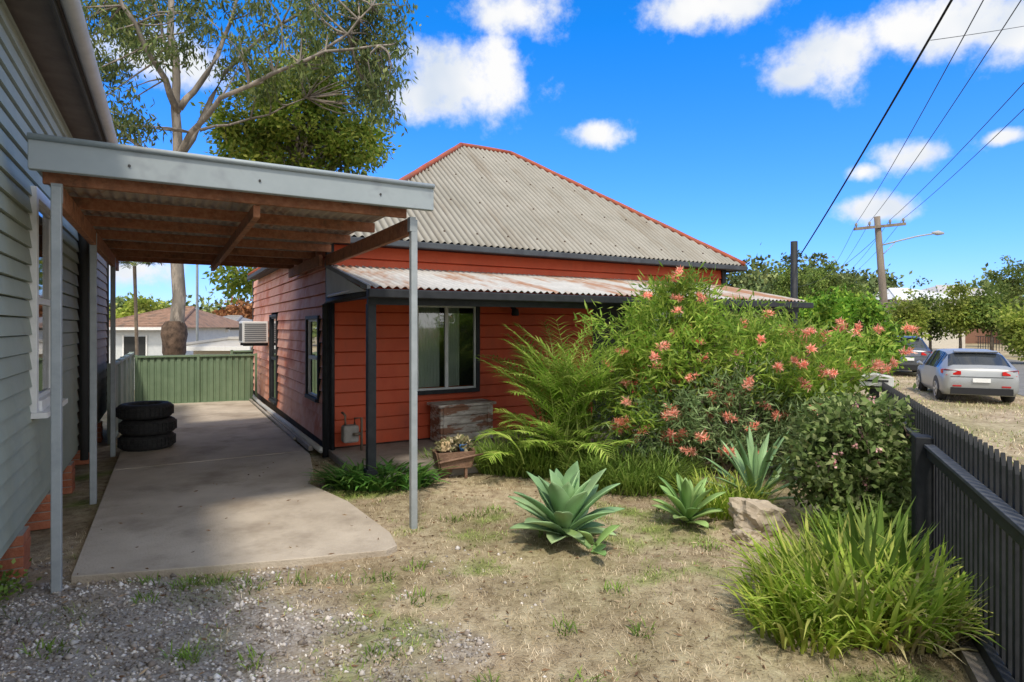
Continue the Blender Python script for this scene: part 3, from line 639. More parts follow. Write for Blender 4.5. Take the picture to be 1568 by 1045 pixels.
def tree(name,base,crowns,nl,cr,L_,W_,leafm,barkm,tr=.15,droop=.3,trunk_to=None,lump=.3,shell=.45,nb=30):
    e=empty(name); m=MB(); parts=[]; base=np.array(base,float)
    cs=[]
    for (c,r,nc) in crowns:
        V,F,cc=crown(c,r,nc,nl,cr,L_,W_,droop,shell,lump); parts.append((V,F)); cs.append(cc)
    top=np.array(crowns[0][0],float); 
    tp=base+(top-base)*.55; m.tube([base,base+(tp-base)*.5+rng.normal(size=3)*.08,tp,top],[tr,tr*.8,tr*.65,tr*.35],8)
    allc=np.concatenate(cs)
    for c in allc[rng.permutation(len(allc))[:nb]]:
        s=tp+(top-tp)*rng.random(); branch(m,s,c,tr*.3,tr*.06,5,.08)
    m.build('trunk_and_branches',barkm,e,smooth=True)
    V,F=cat(parts); npmesh('leaves',V,F,leafm,e); return e
def PC(x,y,Y,rx,ry,rd,n): return (PW(x,y,Y),(rx/914*Y,rd,ry/914*Y),n)
tree('dense_gum_tree',(-8.2,23,-.6),[PC(455,172,23,98,66,2.2,200),PC(540,220,23,42,42,1.3,80),PC(385,215,22.5,50,36,1.3,80),PC(480,125,23,50,28,1.3,50),PC(470,262,23,90,28,1.6,60),PC(372,420,22,30,20,1,25)],40,.27,.24,.11,denl,bark_e,tr=.26,nb=80,lump=.45,shell=.4)
farl=M('distant_foliage',(.07,.115,.035),(.14,.19,.055),island=True,c3=(.25,.28,.10),scale=.15)
yel=M('yellow_green_foliage',(.17,.24,.035),(.29,.36,.05),island=True,c3=(.46,.48,.11),trans=.4,scale=.55,lo=.5)
mid=M('mid_green_foliage',(.10,.17,.035),(.18,.26,.05),island=True,c3=(.30,.36,.09),trans=.35,scale=.55,lo=.5)
parts=[]
def belt(x0,x1,yt,yb_,Y,n,rad_):
    for i in range(n):
        x=rng.uniform(x0,x1); h_=rng.uniform(.5,1.); y=yb_+(yt-yb_)*h_
        c=PW(x,(y+yb_)/2,Y*rng.uniform(.92,1.1)); rz=(yb_-y)/2/914*Y*1.05
        V,F,_=crown(c,(rad_*rng.uniform(.7,1.3),rad_*.8,rz),45,26,Y*.010,Y*.009,Y*.006,.1,.4,.35); parts.append((V,F))
belt(90,420,458,520,75,16,4.5); belt(1130,1350,398,480,75,12,4.0); belt(1150,1345,425,500,60,8,3)
belt(1340,1640,440,510,95,12,5); belt(560,1130,430,520,80,10,6); belt(-300,100,430,520,80,8,6); belt(1600,1900,405,520,70,8,5)
V,F=cat(parts); npmesh('distant_trees',V,F,farl)
tree('autumn_tree',tuple(PW(366,520,45)),[PC(366,488,45,20,24,1.5,60)],30,.3,.35,.2,M('orange_foliage',(.28,.10,.04),(.38,.18,.07),island=True,trans=.2),bark_d,tr=.12,nb=8)
tree('wattle_tree',tuple(PW(225,520,48)),[PC(222,475,48,28,14,1.5,50)],30,.3,.35,.2,yel,bark_d,tr=.12,nb=8)
for i,(x,yt,yb_,Y,rx) in enumerate(((1384,456,512,42,20),(1424,448,514,46,24),(1470,442,512,43,26),(1519,438,512,42,25),(1572,468,538,34,24),(1548,400,462,60,26),(1210,392,470,52,20),(1640,440,530,40,40),(1262,402,470,56,18),(1300,425,480,58,16))):
    cz=(yt+yb_)/2; b0=PW(x,540,Y); b0[2]=-.5
    tree('street_tree',tuple(b0),[PC(x,cz,Y,rx,(yb_-yt)/2,1.4,65),PC(x+rx*.5,cz+8,Y,rx*.6,(yb_-yt)/3,1.1,25),PC(x-rx*.5,cz+10,Y,rx*.5,(yb_-yt)/3.4,1.1,20)],34,.26,.27,.15,(yel,mid)[i%2] if 1300<x<1600 and Y<50 else mid,bark_d,tr=.12,nb=8,lump=.45)
# ---------------------------------------------------------------- background buildings
def bungalow(name,x0,x1,ye,yr,Y,wallm,roofm_,gzz,depth=8,rows=0):
    a=PW(x0,ye,Y); b_=PW(x1,ye,Y); e=empty(name); zr=PW(x0,yr,Y)[2]; m=MB()
    xa,xb,zz_=a[0],b_[0],a[2]; d=depth; ia=xa+min(d,xb-xa)*.35; ib=xb-min(d,xb-xa)*.35
    m.add([(xa-.4,Y-.4,zz_),(xb+.4,Y-.4,zz_),(xb+.4,Y+d,zz_),(xa-.4,Y+d,zz_),(ia,Y+d/2,zr),(ib,Y+d/2,zr)],[(0,1,5,4),(1,2,5),(2,3,4,5),(3,0,4),(0,3,2,1)])
    for k in range(1,rows):
        f=k/rows; m.prism([(xa-.4+(ia-xa+.4)*f,Y-.4+(d/2+.4)*f-.03,zz_+(zr-zz_)*f+.0),(xb+.4-(xb+.4-ib)*f,Y-.4+(d/2+.4)*f-.03,zz_+(zr-zz_)*f),(xb+.4-(xb+.4-ib)*f,Y-.4+(d/2+.4)*f+.12,zz_+(zr-zz_)*f+.07),(xa-.4+(ia-xa+.4)*f,Y-.4+(d/2+.4)*f+.12,zz_+(zr-zz_)*f+.07)],(0,0,.03))
    m.tube([(ia,Y+d/2,zr+.03),(ib,Y+d/2,zr+.03)],.1,6); m.tube([(xa-.4,Y-.4,zz_+.03),(ia,Y+d/2,zr+.03)],.08,6); m.tube([(xb+.4,Y-.4,zz_+.03),(ib,Y+d/2,zr+.03)],.08,6)
    m.build('roof',roofm_,e); MB().box(xa,xb,Y,Y+d-.4,gzz,zz_-.01).build('walls',wallm,e)
    MB().box(xa-.45,xb+.45,Y-.5,Y-.42,zz_-.12,zz_+.02).build('gutter',white,e)
    m=MB(); f=MB(); n_=max(1,int((xb-xa)/2.6))
    for i in range(n_):
        c=xa+(i+.5)*(xb-xa)/n_; m.box(c-.55,c+.55,Y-.05,Y-.02,zz_-1.5,zz_-.45); f.box(c-.62,c-.55,Y-.07,Y-.01,zz_-1.57,zz_-.38).box(c+.55,c+.62,Y-.07,Y-.01,zz_-1.57,zz_-.38).box(c-.55,c+.55,Y-.07,Y-.01,zz_-1.57,zz_-1.5)
    m.build('windows',dark,e); f.build('window_frames',white,e)
tile=M('terracotta_tile_roof',(.22,.13,.085),(.31,.19,.13),scale=5,rough=.85,bump=.5,bscale=8,c3=(.16,.11,.08),c3t=(.5,.65))
cream=M('cream_wall',(.50,.46,.39),(.56,.52,.45)); pw_=M('pale_wall',(.5,.53,.54),(.58,.6,.6))
bungalow('tiled_roof_bungalow',150,265,502,468,30,pw_,tile,-2,9,12)
bungalow('tiled_roof_bungalow',268,345,505,484,36,cream,M('grey_tile_roof',(.22,.21,.2),(.3,.29,.28)),-2,9,8)
bungalow('garden_shed',296,372,531,522,20,cream,cream,-1,2.5)
bungalow('white_roof_house',1375,1478,458,438,58,cream,M('white_metal_roof',(.62,.63,.63),(.7,.7,.7)),-.5,10)
bungalow('tiled_roof_house',1440,1545,452,434,75,M('brick_wall',(.3,.16,.11)),M('pale_roof',(.5,.47,.45)),-.5,10)
e=empty('park_fence'); m=MB()
for i in range(60):
    p=SL(16,20+i*.8); m.box(p[0]-.02,p[0]+.02,p[1]-.02,p[1]+.02,-.45,.75)
a=SL(16,20);b_=SL(16,68); m.tube([(a[0],a[1],.72),(b_[0],b_[1],.72)],.03,6); m.tube([(a[0],a[1],.15),(b_[0],b_[1],.15)],.02,6); m.build('posts_and_rails',black,e)
# ---------------------------------------------------------------- poles & wires
polem=M('weathered_pole_timber',(.15,.125,.10),(.24,.20,.16),scale=8,rough=.9,bump=.4,stretch=(1,1,.15))
wirem=M('cable_black',(.012,.012,.013)); thinm=M('line_wire',(.05,.055,.06))
pb=PW(1362,575,26); ptp=PW(1343,332,26)
e=empty('power_pole'); MB().tube([(pb[0],pb[1],-.5),tuple((pb+ptp)/2),tuple(ptp)],[.17,.15,.12],12).build('pole',polem,e,smooth=True)
ca=PW(1305,352,26); cb=PW(1383,344,26); d=Vector(cb-ca)
m=MB(); m.prism([Vector(ca)+Vector((0,-.2,-.06)),Vector(cb)+Vector((0,-.2,-.06)),Vector(cb)+Vector((0,-.2,.06)),Vector(ca)+Vector((0,-.2,.06))],(0,.1,0)); m.build('crossarm',polem,e)
m=MB(); att=[]
for t in (.04,.3,.7,.96):
    p=Vector(ca)+d*t+Vector((0,-.15,.06)); m.lathe(p,[(0,0),(.03,0),(.03,.06),(.06,.08),(.05,.12),(.06,.15),(.03,.2),(0,.2)],10); att.append(p+Vector((0,0,.18)))
m.build('insulators',M('porcelain',(.35,.33,.3)),e,smooth=True)
e=empty('street_lamp'); m=MB(); sa=PW(1349,376,26); sb_=PW(1405,362,26); sc_=PW(1436,357,26)
m.tube([sa,PW(1380,368,26),sb_,sc_],.035,8); m.tube([PW(1350,392,26),PW(1372,370,26)],.02,6); m.build('arm',galv,e,smooth=True)
m=MB(); m.tube([sc_-np.array([.25,0,0]),sc_,sc_+np.array([.25,0,-.02])],[.05,.11,.05],10); m.build('head',M('lamp_head',(.4,.4,.4)),e,smooth=True)
def wire(m,a,b_,sag,r,n=24):
    a=Vector(a);b_=Vector(b_); m.tube([a+(b_-a)*(i/n)-Vector((0,0,sag*4*(i/n)*(1-i/n))) for i in range(n+1)],r,6)
e=empty('overhead_power_lines'); m=MB()
off=-SD*36
for i,p in enumerate(att):
    q=Vector((p.x+off[0]+(-.5 if i<2 else .5)*(.6),p.y+off[1],p.z+1.3)); wire(m,p,q,.5,.009)
    q2=Vector((p.x-off[0],p.y-off[1],p.z)); wire(m,p,q2,.6,.009)
wire(m,ptp+np.array([0,0,-.9]),PW(1215,440,40),.5,.010)
wire(m,PW(1425,62,14),PW(1760,0,22),.1,.008)
m.build('wires',thinm,e,smooth=True)
e=empty('service_pole'); sp=PW(1216,455,10.6)
MB().tube([(sp[0],sp[1],0),(sp[0],sp[1],PW(0,370,10.6)[2])],.058,10).tube([(sp[0],sp[1],2.9),(sp[0]+.08,sp[1]-.05,2.85)],.02,6).build('pole',black,e,smooth=True)
m=MB(); wire(m,(sp[0]+.08,sp[1]-.05,2.95),(.25,-6,7.0),.28,.011,40); m.build('service_cable',wirem,e,smooth=True)
e=empty('steel_pole'); b0=PW(302,545,24); t0=PW(302,398,24); MB().tube([(b0[0],b0[1],-1),tuple(t0)],.05,8).lathe(tuple(t0),[(0,-.02),(.07,0),(.05,.08),(0,.1)],8).build('pole',galv,e,smooth=True)
# ---------------------------------------------------------------- cars
def car(name,p,q,rot,paint,zs=1.,ls=1.):
    pos=SL(p,q); e=empty(name,(pos[0],pos[1],-.445),STROT+rot)
    st=[(0,.74,.34,.80,.93,.66),(.06,.84,.24,.88,.98,.70),(.22,.88,.22,.93,1.06,.70),(.62,.89,.2,.95,1.38,.60),(.95,.89,.2,.95,1.44,.60),(1.6,.89,.2,.94,1.47,.61),(2.3,.89,.2,.93,1.44,.60),(2.55,.89,.2,.92,1.38,.59),(3.25,.88,.2,.90,.96,.70),(3.9,.84,.22,.78,.83,.66),(4.15,.74,.26,.66,.70,.58),(4.22,.6,.34,.55,.58,.48)]
    R=[];
    for (y,w_,zb,zbelt,zt,wt) in st:
        y*=ls; zz=lambda z:z*zs
        half=[(w_*.9,zb),(w_,zb+.14),(w_*1.005,(zb+zbelt)/2+.08),(w_*.975,zbelt),(wt+(w_*.975-wt)*.12,zt-.05),(wt*.85,zt),(0,zt+.012)]
        ring=[(0,zb)]+half; full=ring+[(-a,b_) for a,b_ in half[:-1][::-1]]
        R.append([(a,y,zz(b_)) for a,b_ in full])
    n=len(R[0]); vs=[v for r in R for v in r]; body=[];gl=[]
    for i in range(len(st)-1):
        for k in range(n):
            k2=(k+1)%n; f=(i*n+k,(i+1)*n+k,(i+1)*n+k2,i*n+k2)
            side=(k==4 or k==n-5); top=(k in (5,6,n-7,n-6))
            isg=(side and 3<=i<=6) or (top and (i==2 or i==7))
            (gl if isg else body).append(f)
    body.append(tuple(range(n))); body.append(tuple((len(st)-1)*n+k for k in range(n))[::-1])
    m=MB(); m.add(vs,body); m.build('body',paint,e,smooth=True)
    m=MB(); m.add(vs,gl); m.build('windows',cglass,e,smooth=True)
    m=MB()
    for yy in (.98,1.78,2.5):
        for sx in (1,-1):
            m.prism([(sx*.885,yy*ls,.94*zs),(sx*.885,(yy+.07)*ls,.94*zs),(sx*.645,(yy+.07)*ls,1.40*zs),(sx*.645,yy*ls,1.40*zs)],(sx*.012,0,.004))
    m.build('pillars',cdark,e)
    m=MB()
    for sx in (1,-1):
        for yy in (.78,3.35):
            m.lathe((sx*.78-.0,yy*ls,.33),[(.0,sx*.115),(.2,sx*.12),(.215,sx*.1),(.31,sx*.1),(.33,sx*.06),(.33,-sx*.1),(0,-sx*.1)],28,'x')
    m.build('tyres',rub,e,smooth=True)
    m=MB()
    for sx in (1,-1):
        for yy in (.78,3.35):
            for k in range(5):
                t=k*2*math.pi/5; c=Vector((sx*.905,yy*ls,.33)); r=Vector((0,math.cos(t),math.sin(t))); tt=Vector((0,-math.sin(t),math.cos(t)))
                m.prism([c-tt*.03,c+tt*.03,c+r*.2+tt*.025,c+r*.2-tt*.025],(sx*.01,0,0))
            m.lathe((sx*.9,yy*ls,.33),[(.195,0),(.195,sx*.02),(.215,sx*.02),(.215,0)],24,'x')
    m.build('wheel_rims',M('alloy',(.5,.5,.5),(.6,.6,.6),rough=.3,metal=.7),e)
    m=MB()
    for sx in (1,-1):
        for yy in (.78,3.35):
            pts=[(sx*.893,yy*ls+.385*math.cos(t),.33+.385*math.sin(t)) for t in np.linspace(0,math.pi,14)]
            m.prism(pts,(sx*.006,0,0))
    m.box(-.7,.7,-.015,.05,.26*zs,.44*zs); m.build('arches_and_bumper_trim',cdark,e)
    m=MB()
    for sx in (1,-1): m.prism([(sx*.8,.02,.78*zs),(sx*.46,-.035,.80*zs),(sx*.46,-.035,.90*zs),(sx*.82,.03,.95*zs),(sx*.872,.2,.93*zs),(sx*.872,.2,.82*zs)],(0,.1,0))
    m.build('tail_lights',M('tail_red',(.45,.01,.01),(.55,.02,.015),rough=.2),e,bevel=.01)
    m=MB()
    for sx in (1,-1): m.box(sx*.55-.1,sx*.55+.1,-.02,.02,.47*zs,.51*zs)
    m.build('reflectors',M('reflector',(.4,.02,.02)),e)
    MB().box(-.2,.2,-.045,-.02,.60*zs,.71*zs).build('number_plate',white,e)
    m=MB()
    for sx in (1,-1): m.tube([(sx*.9,2.6*ls,.93*zs),(sx*1.0,2.62*ls,.98*zs),(sx*1.02,2.66*ls,.98*zs)],[.03,.07,.05],8)
    m.prism([(-.5,.56*ls,1.39*zs),(.5,.56*ls,1.39*zs),(.5,.72*ls,1.425*zs),(-.5,.72*ls,1.425*zs)],(0,-.04,.035))
    m.build('mirrors_and_spoiler',paint,e,smooth=False)
    MB().box(-.7,.7,-.008,.03,.735*zs,.75*zs).build('tailgate_crease',cdark,e)
    return e
cglass=M('car_glass',(.02,.025,.03),(.03,.035,.04),rough=.05,spec=.8); cdark=M('car_trim',(.02,.02,.022),rough=.5)
silver=M('silver_paint',(.315,.325,.325),(.335,.345,.345),rough=.32,metal=.3,spec=.5)
car('silver_hatchback_car',3.95,15.3,rad(0),silver)
car('grey_suv_car',3.75,25.0,rad(0),M('dark_grey_paint',(.10,.11,.13),(.11,.12,.14),rough=.25,metal=.4,spec=.6),1.16)
# ---------------------------------------------------------------- garden plants
def rv(a,b_,n): return rng.uniform(a,b_,n)
e=empty('grevillea_shrub'); gl1=M('grevillea_leaves',(.15,.28,.03),(.26,.40,.05),island=True,c3=(.46,.55,.10),trans=.4,scale=2.2,rough=.6,lo=.7)
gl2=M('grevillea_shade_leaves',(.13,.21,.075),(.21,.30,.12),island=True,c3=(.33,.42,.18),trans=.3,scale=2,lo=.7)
parts=[];parts2=[];cc=[]
for (x,y,Y,rx,ry,rd,n_) in ((1025,525,7.2,82,80,.75,140),(1120,550,7.1,100,72,.8,180),(1215,580,7.0,95,75,.75,140),(1040,465,7.2,50,36,.4,45),(965,600,7.0,45,60,.5,50)):
    c,r,_=PC(x,y,Y,rx,ry,rd,n_); V,F,q=crown(c,r,n_,38,.10,.13,.022,-.25,.5,.45); parts.append((V,F)); cc.append(q)
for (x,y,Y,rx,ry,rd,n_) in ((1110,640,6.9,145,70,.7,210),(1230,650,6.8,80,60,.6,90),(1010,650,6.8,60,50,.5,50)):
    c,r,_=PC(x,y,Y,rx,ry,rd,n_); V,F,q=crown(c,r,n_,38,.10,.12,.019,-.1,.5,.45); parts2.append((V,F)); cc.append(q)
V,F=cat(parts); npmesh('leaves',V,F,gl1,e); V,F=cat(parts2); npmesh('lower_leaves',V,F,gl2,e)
cc=np.concatenate(cc); m=MB()
for c in cc[rng.permutation(len(cc))[:130]]: branch(m,(2.45+rng.normal()*.2,7.1+rng.normal()*.15,0),c,.022,.004,5,.08)
m.build('stems',bark_d,e)
gcen=PW(1110,590,7.2); dv=cc-gcen; front=cc[(dv[:,1]<-.05)&(cc[:,2]>.45)]; front=front[rng.permutation(len(front))[:115]]
FP=[];FD=[]
for c in front:
    o=norm(c-gcen+np.array([0,-.45,.15])); c=c+o*.27; k=80; s_=rng.uniform(.7,1.25); ax=norm(rng.normal(size=3)*np.array([1,1,.4])); tt=rng.uniform(-.06,.06,(k,1))*s_
    FP.append(c+ax*tt+rng.normal(size=(k,3))*.010); FD.append(norm(rng.normal(size=(k,3))+np.array([0,-.2,.3])))
FP=np.concatenate(FP);FD=np.concatenate(FD); V,F=leafarr(FP,FD,rv(.035,.07,len(FP)),.013); npmesh('coral_flowers',V,F,M('coral_flower',(.82,.24,.15),(.92,.40,.28),island=True,c3=(.95,.58,.44),trans=.3,lo=.9),e)
e=empty('green_bush'); parts=[]
for a in (PC(1275,510,11.8,72,58,.85,300),PC(1250,560,11.8,60,45,.7,90),PC(1320,545,11.8,40,50,.6,90)):
    V,F,q=crown(a[0],a[1],a[2],46,.12,.10,.055,.1,.6,.25); parts.append((V,F))
V,F=cat(parts); npmesh('leaves',V,F,M('bright_green_leaves',(.09,.21,.018),(.16,.33,.03),island=True,c3=(.34,.46,.05),trans=.35,scale=2.5,lo=.5),e)
m=MB(); 
for k in range(14): branch(m,(6.3,11.8,-.1),PW(rng.uniform(1220,1340),rng.uniform(470,560),11.8),.03,.008)
m.build('stems',bark_d,e)
e=empty('camellia_shrub'); parts=[];cs=[]
for a in (PC(1305,660,5.0,70,50,.38,100),PC(1340,720,4.9,62,55,.36,100),PC(1275,720,5.0,55,60,.36,90),PC(1330,780,4.85,60,35,.32,45)):
    V,F,q=crown(a[0],a[1],a[2],28,.065,.075,.038,.1,.45,.5); parts.append((V,F)); cs.append(q)
V,F=cat(parts); npmesh('leaves',V,F,M('dark_glossy_leaves',(.11,.17,.045),(.19,.27,.075),island=True,c3=(.38,.43,.18),trans=.3,scale=5,rough=.6,spec=.2),e)
cs=np.concatenate(cs); m=MB()
for c in cs[rng.permutation(len(cs))[:90]]: branch(m,(2.9+rng.normal()*.05,5.0+rng.normal()*.05,0),c,.014,.003,5,.1)
m.build('stems',bark_d,e)
q=cs[rng.permutation(len(cs))[:40]]; FP=np.repeat(q,9,0)+rng.normal(size=(len(q)*9,3))*.012+np.array([0,-.08,.03]); V,F=leafarr(FP,rng.normal(size=FP.shape),.03,.022); npmesh('pink_buds',V,F,M('pink_petal',(.6,.25,.25),(.7,.45,.42),island=True),e)
def fronds(n,base,Lr,spread,mat,e,nm,lw=.016,ll=.22,az=None,a0r=(.05,.5),a1r=(1.0,2.0)):
    P_=[];D_=[];LL=[]; m=MB()
    for i in range(n):
        a=rng.uniform(0,6.28) if az is None else rng.uniform(*az); Ln=rng.uniform(*Lr); a0=rng.uniform(*a0r); a1=rng.uniform(*a1r); K=26
        p=np.array(base)+np.array([rng.normal()*spread,rng.normal()*spread,rng.uniform(0,.1)]); pts=[p]
        for k in range(K):
            an=a0+(a1-a0)*(k/K)**1.2; d=np.array([math.cos(a)*math.sin(an),math.sin(a)*math.sin(an),math.cos(an)]); p=p+d*Ln/K; pts.append(p)
            if k>5:
                s=np.array([-math.sin(a),math.cos(a),0]); f=math.sin(math.pi*min(1,(k-4)/(K-3)))*.7+.35
                for sg in (1,-1):
                    P_.append(p);D_.append(sg*s*.85+d*.75+np.array([0,0,.12])+rng.normal(size=3)*.10);LL.append(ll*f)
        m.tube(pts,[.008*(1-.8*k/K) for k in range(K+1)],5)
    P_=np.array(P_);D_=norm(np.array(D_)); LL=np.array(LL)*rng.uniform(.8,1.15,len(LL))
    az_=np.arctan2(D_[:,1],D_[:,0]); inc=np.arccos(np.clip(D_[:,2],-1,1))
    V,F=blades(P_,az_,LL,inc,inc+.45,np.full(len(P_),lw),K=2,fold=.3); npmesh(nm,V,F,mat,e); m.build(nm+'_stalks',M(nm+'_stalk',(.34,.40,.10)),e)
e=empty('cane_palm'); pm=M('palm_leaflets',(.20,.36,.04),(.32,.48,.07),island=True,c3=(.52,.62,.15),trans=.4,scale=3,lo=.75)
pc=PW(868,690,7.15); fronds(100,(pc[0],pc[1],.15),(1.0,1.85),.16,pm,e,'fronds',a1r=(.6,1.6),a0r=(.0,.34),ll=.26,lw=.017)
fronds(44,(pc[0]-.05,pc[1]-.15,.1),(.5,.95),.22,pm,e,'low_fronds',a1r=(1.2,2.2),a0r=(.2,.9),ll=.22,lw=.016)
e=empty('distant_palm_tree'); b0=PW(212,520,26); tp=PW(206,408,26); MB().tube([(b0[0],b0[1],-1.6),tuple(tp)],.07,8).build('trunk',bark_d,e); fronds(26,tuple(tp),(1.0,1.4),.05,M('dark_palm_leaflets',(.06,.10,.03),(.12,.17,.05),island=True),e,'fronds',lw=.05,ll=.45,a0r=(.3,1.3),a1r=(1.4,2.4))
def straps(name,c,rx,ry,n,Lr,W,mat,a1r=(.7,1.9),a0r=(.05,.6),K=5,fold=.25,outw=.6,zoff=0):
    t=rng.uniform(0,6.28,n); r=np.sqrt(rng.random(n)); x=c[0]+rx*r*np.cos(t); y=c[1]+ry*r*np.sin(t)
    az=np.where(rng.random(n)<outw,t+rng.normal(size=n)*.7,rng.uniform(0,6.28,n))
    base=np.stack([x,y,gz(x,y)+zoff],-1)
    V,F=blades(base,az,rv(*Lr,n),rv(*a0r,n),rv(*a1r,n),W*rv(.6,1.2,n),K=K,fold=fold,prof=lambda t:np.interp(t,[0,.3,.7,1],[.8,1,.7,.03]))
    return npmesh(name,V,F,mat,None,smooth=False)
ylg=M('yellow_green_strap',(.22,.34,.035),(.34,.47,.055),island=True,c3=(.60,.60,.16),trans=.4,scale=4,lo=.7)
dkg=M('dark_green_strap',(.06,.17,.03),(.11,.26,.05),island=True,c3=(.20,.37,.08),trans=.25,scale=4,rough=.4)
mdg=M('mid_green_strap',(.12,.21,.03),(.19,.30,.05),island=True,c3=(.32,.42,.10),trans=.35,scale=4,lo=.7)
straps('daylily_clump',(2.05,3.5),.52,.42,1100,(.22,.56),.028,ylg,a1r=(.5,2.0))
straps('daylily_clump',(2.15,3.35),.35,.3,300,(.15,.4),.024,M('dry_strap',(.42,.36,.16),(.55,.48,.25),island=True),a1r=(.8,2.2))
straps('daylily_clump',(1.62,3.35),.28,.3,300,(.16,.38),.022,ylg,a1r=(.6,1.9))
straps('flax_leaf_clump',(2.25,3.75),.2,.2,60,(.45,.68),.045,mdg,a1r=(.3,.8))
straps('clivia_clump',(-1.42,6.35),.55,.22,320,(.24,.46),.045,dkg,a1r=(1.1,2.2),a0r=(.2,.9),K=6)
straps('mondo_grass_clump',(.35,7.0),.75,.35,2300,(.25,.55),.015,mdg)
straps('mondo_grass_clump',(1.3,6.35),.6,.4,1600,(.2,.55),.016,mdg)
straps('mondo_grass_clump',(-.75,7.3),.35,.15,500,(.12,.3),.012,mdg)
straps('weed_grass_clump',(1.95,5.5),.35,.3,700,(.15,.45),.015,ylg)
straps('weed_grass_clump',(2.7,4.6),.3,.35,600,(.15,.35),.016,ylg)
straps('weed_grass_clump',(-3.1,3.35),.3,.2,60,(.05,.14),.012,mdg)
straps('weed_grass_clump',(-1.75,3.95),.9,.05,150,(.03,.1),.008,mdg)
for k in range(34):
    x=rng.uniform(-2.6,2.2); y=rng.uniform(2.5,5.6)
    if abs(x)<y*.85 and not inside(x,y,drv): straps('lawn_weed',(x,y),rng.uniform(.05,.14),.08,34,(.03,.08),.009,mdg,K=3)
e=empty('leafy_groundcover'); V,F,q=crown((2.75,4.55,.08),(.45,.3,.18),60,40,.06,.07,.045,-.2,.2,.2,zmin=-.1); npmesh('leaves',V,F,mdg,e)
e=empty('weeds_by_wall'); V,F,q=crown((-3.3,3.75,.02),(.22,.3,.08),22,24,.05,.04,.025,-.2,.2,.2,zmin=-.1); npmesh('leaves',V,F,mdg,e)
def agave(name,c,n,L_,W_,mat,inner=.12,outer=1.45,seed=0):
    i=np.arange(n); f=(i/(n-1))**.9; az=i*2.39996+seed; a0=inner+(outer-inner)*f+rng.normal(size=n)*.06
    Ln=L_*(.75+.35*np.sin(math.pi*np.clip(f*.9+.1,0,1)))*rv(.9,1.1,n)
    base=np.stack([c[0]+.03*np.cos(az),c[1]+.03*np.sin(az),c[2]+.09*(1-f)],-1)
    V,F=blades(base,az,Ln,np.maximum(a0-.15,.02),a0+.22,W_*rv(.85,1.1,n),K=10,fold=.38,prof=lambda t:np.interp(t,[0,.12,.35,.6,.8,.93,1],[.62,.55,.85,1,.72,.3,.02]))
    o=npmesh(name,V,F,mat,None,smooth=True); s=o.modifiers.new('s','SOLIDIFY'); s.thickness=.008; s.offset=-1; return o
agm=M('agave_leaf',(.20,.36,.16),(.28,.45,.21),island=True,c3=(.40,.54,.26),scale=5,rough=.5,trans=.1,lo=.8)
agy=M('agave_leaf_yellow_green',(.20,.37,.11),(.28,.45,.14),island=True,c3=(.42,.54,.22),scale=5,rough=.5,trans=.1,lo=.8)
agave('agave_plant',(.42,4.75,.02),30,.50,.165,agm)
agave('agave_plant',(1.5,5.1,.02),22,.34,.10,agy,seed=1)
agave('agave_plant',(2.3,5.65,.02),26,.62,.060,agm,inner=.05,outer=1.2,seed=2)
agave('agave_plant',(.60,4.42,.0),5,.24,.10,agy,inner=.7,outer=1.4,seed=4)
def rock(name,c,s,mat,seed):
    import bmesh
    bm=bmesh.new(); bmesh.ops.create_icosphere(bm,subdivisions=4,radius=1)
    for v in bm.verts:
        p=v.co.copy(); k=max(abs(p.x),abs(p.y),abs(p.z)); p=p.lerp(p/k*.85,.65)
        p*=1+.25*mn.fractal(p*1.3+Vector((seed,0,0)),1,2,5); v.co=Vector((p.x*s[0],p.y*s[1],p.z*s[2]))
    me=bpy.data.meshes.new(name); bm.to_mesh(me); bm.free(); me.materials.append(mat); o=link(bpy.data.objects.new(name,me)); o.location=c; o.rotation_euler=(.1,.2,seed); return o
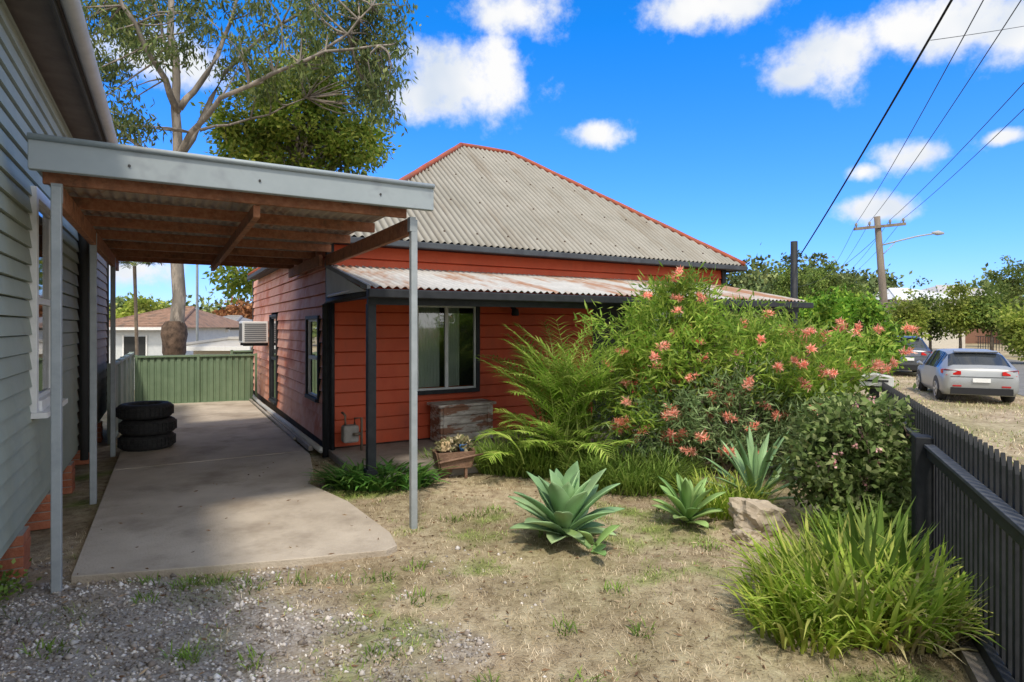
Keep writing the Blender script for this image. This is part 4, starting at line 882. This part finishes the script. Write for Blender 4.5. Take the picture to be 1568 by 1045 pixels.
rkm=M('sandstone_rock',(.40,.32,.23),(.54,.46,.35),scale=5,rough=.95,bump=.5,bscale=20,c3=(.26,.22,.17),c3t=(.5,.65))
rock('garden_rock',(2.04,4.95,.12),(.23,.18,.14),rkm,.5); rock('garden_rock',(1.85,4.72,.03),(.12,.09,.07),rkm,2); rock('garden_rock',(2.6,4.75,.04),(.10,.08,.07),rkm,4)
e=empty('wheelbarrow_planter',(-.66,6.75,0),rad(20)); cw=M('planter_timber',(.15,.085,.055),(.25,.15,.10),scale=8,bump=.4)
m=MB()
for y in (-.12,.12): m.prism([(-.17,y-.012,.12),(.17,y-.012,.12),(.21,y-.012,.30),(-.21,y-.012,.30)],(0,.024,0))
for s in (-1,1): m.prism([(s*.17,-.108,.12),(s*.17,.108,.12),(s*.21,.108,.30),(s*.21,-.108,.30)],(s*.02,0,0))
m.box(-.165,.165,-.105,.105,.12,.14); m.tube([(-.2,-.15,.2),(.30,-.16,.27)],.014,6); m.tube([(-.2,.15,.2),(.30,.16,.27)],.014,6); m.box(.1,.13,-.12,-.09,0,.12).box(.1,.13,.09,.12,0,.12); m.build('tray',cw,e,bevel=.003)
m=MB()
m.lathe((-.1,0,.08),[(.0,-.015),(.08,-.015),(.09,0),(.08,.015),(0,.015)],18); o=m.build('wheel',cw,e); 
o.data.transform(Matrix.Translation((-.1,0,.085))@Matrix.Rotation(rad(90),4,'X')@Matrix.Translation((.1,0,-.08)))
V,F,q=crown((0,0,.34),(.15,.10,.09),18,16,.03,.08,.035,-.3,.2,.2,zmin=-.1); npmesh('plants',V,F,M('succulent_leaves',(.12,.14,.05),(.3,.27,.14),island=True,c3=(.55,.45,.3)),e)
m=MB(); m.lathe((.10,-.03,.28),[(0,0),(.035,0),(.045,.09),(.04,.09),(0,.08)],14); m.build('blue_pot',M('blue_glaze',(.05,.16,.38)),e,smooth=True)
rock('terracotta_ornament',(-.74,6.70,.35),(.06,.06,.06),M('pale_ornament',(.5,.36,.2),(.65,.5,.3)),3)
print('faces',sum(len(o.data.polygons) for o in bpy.data.objects if o.type=='MESH'))
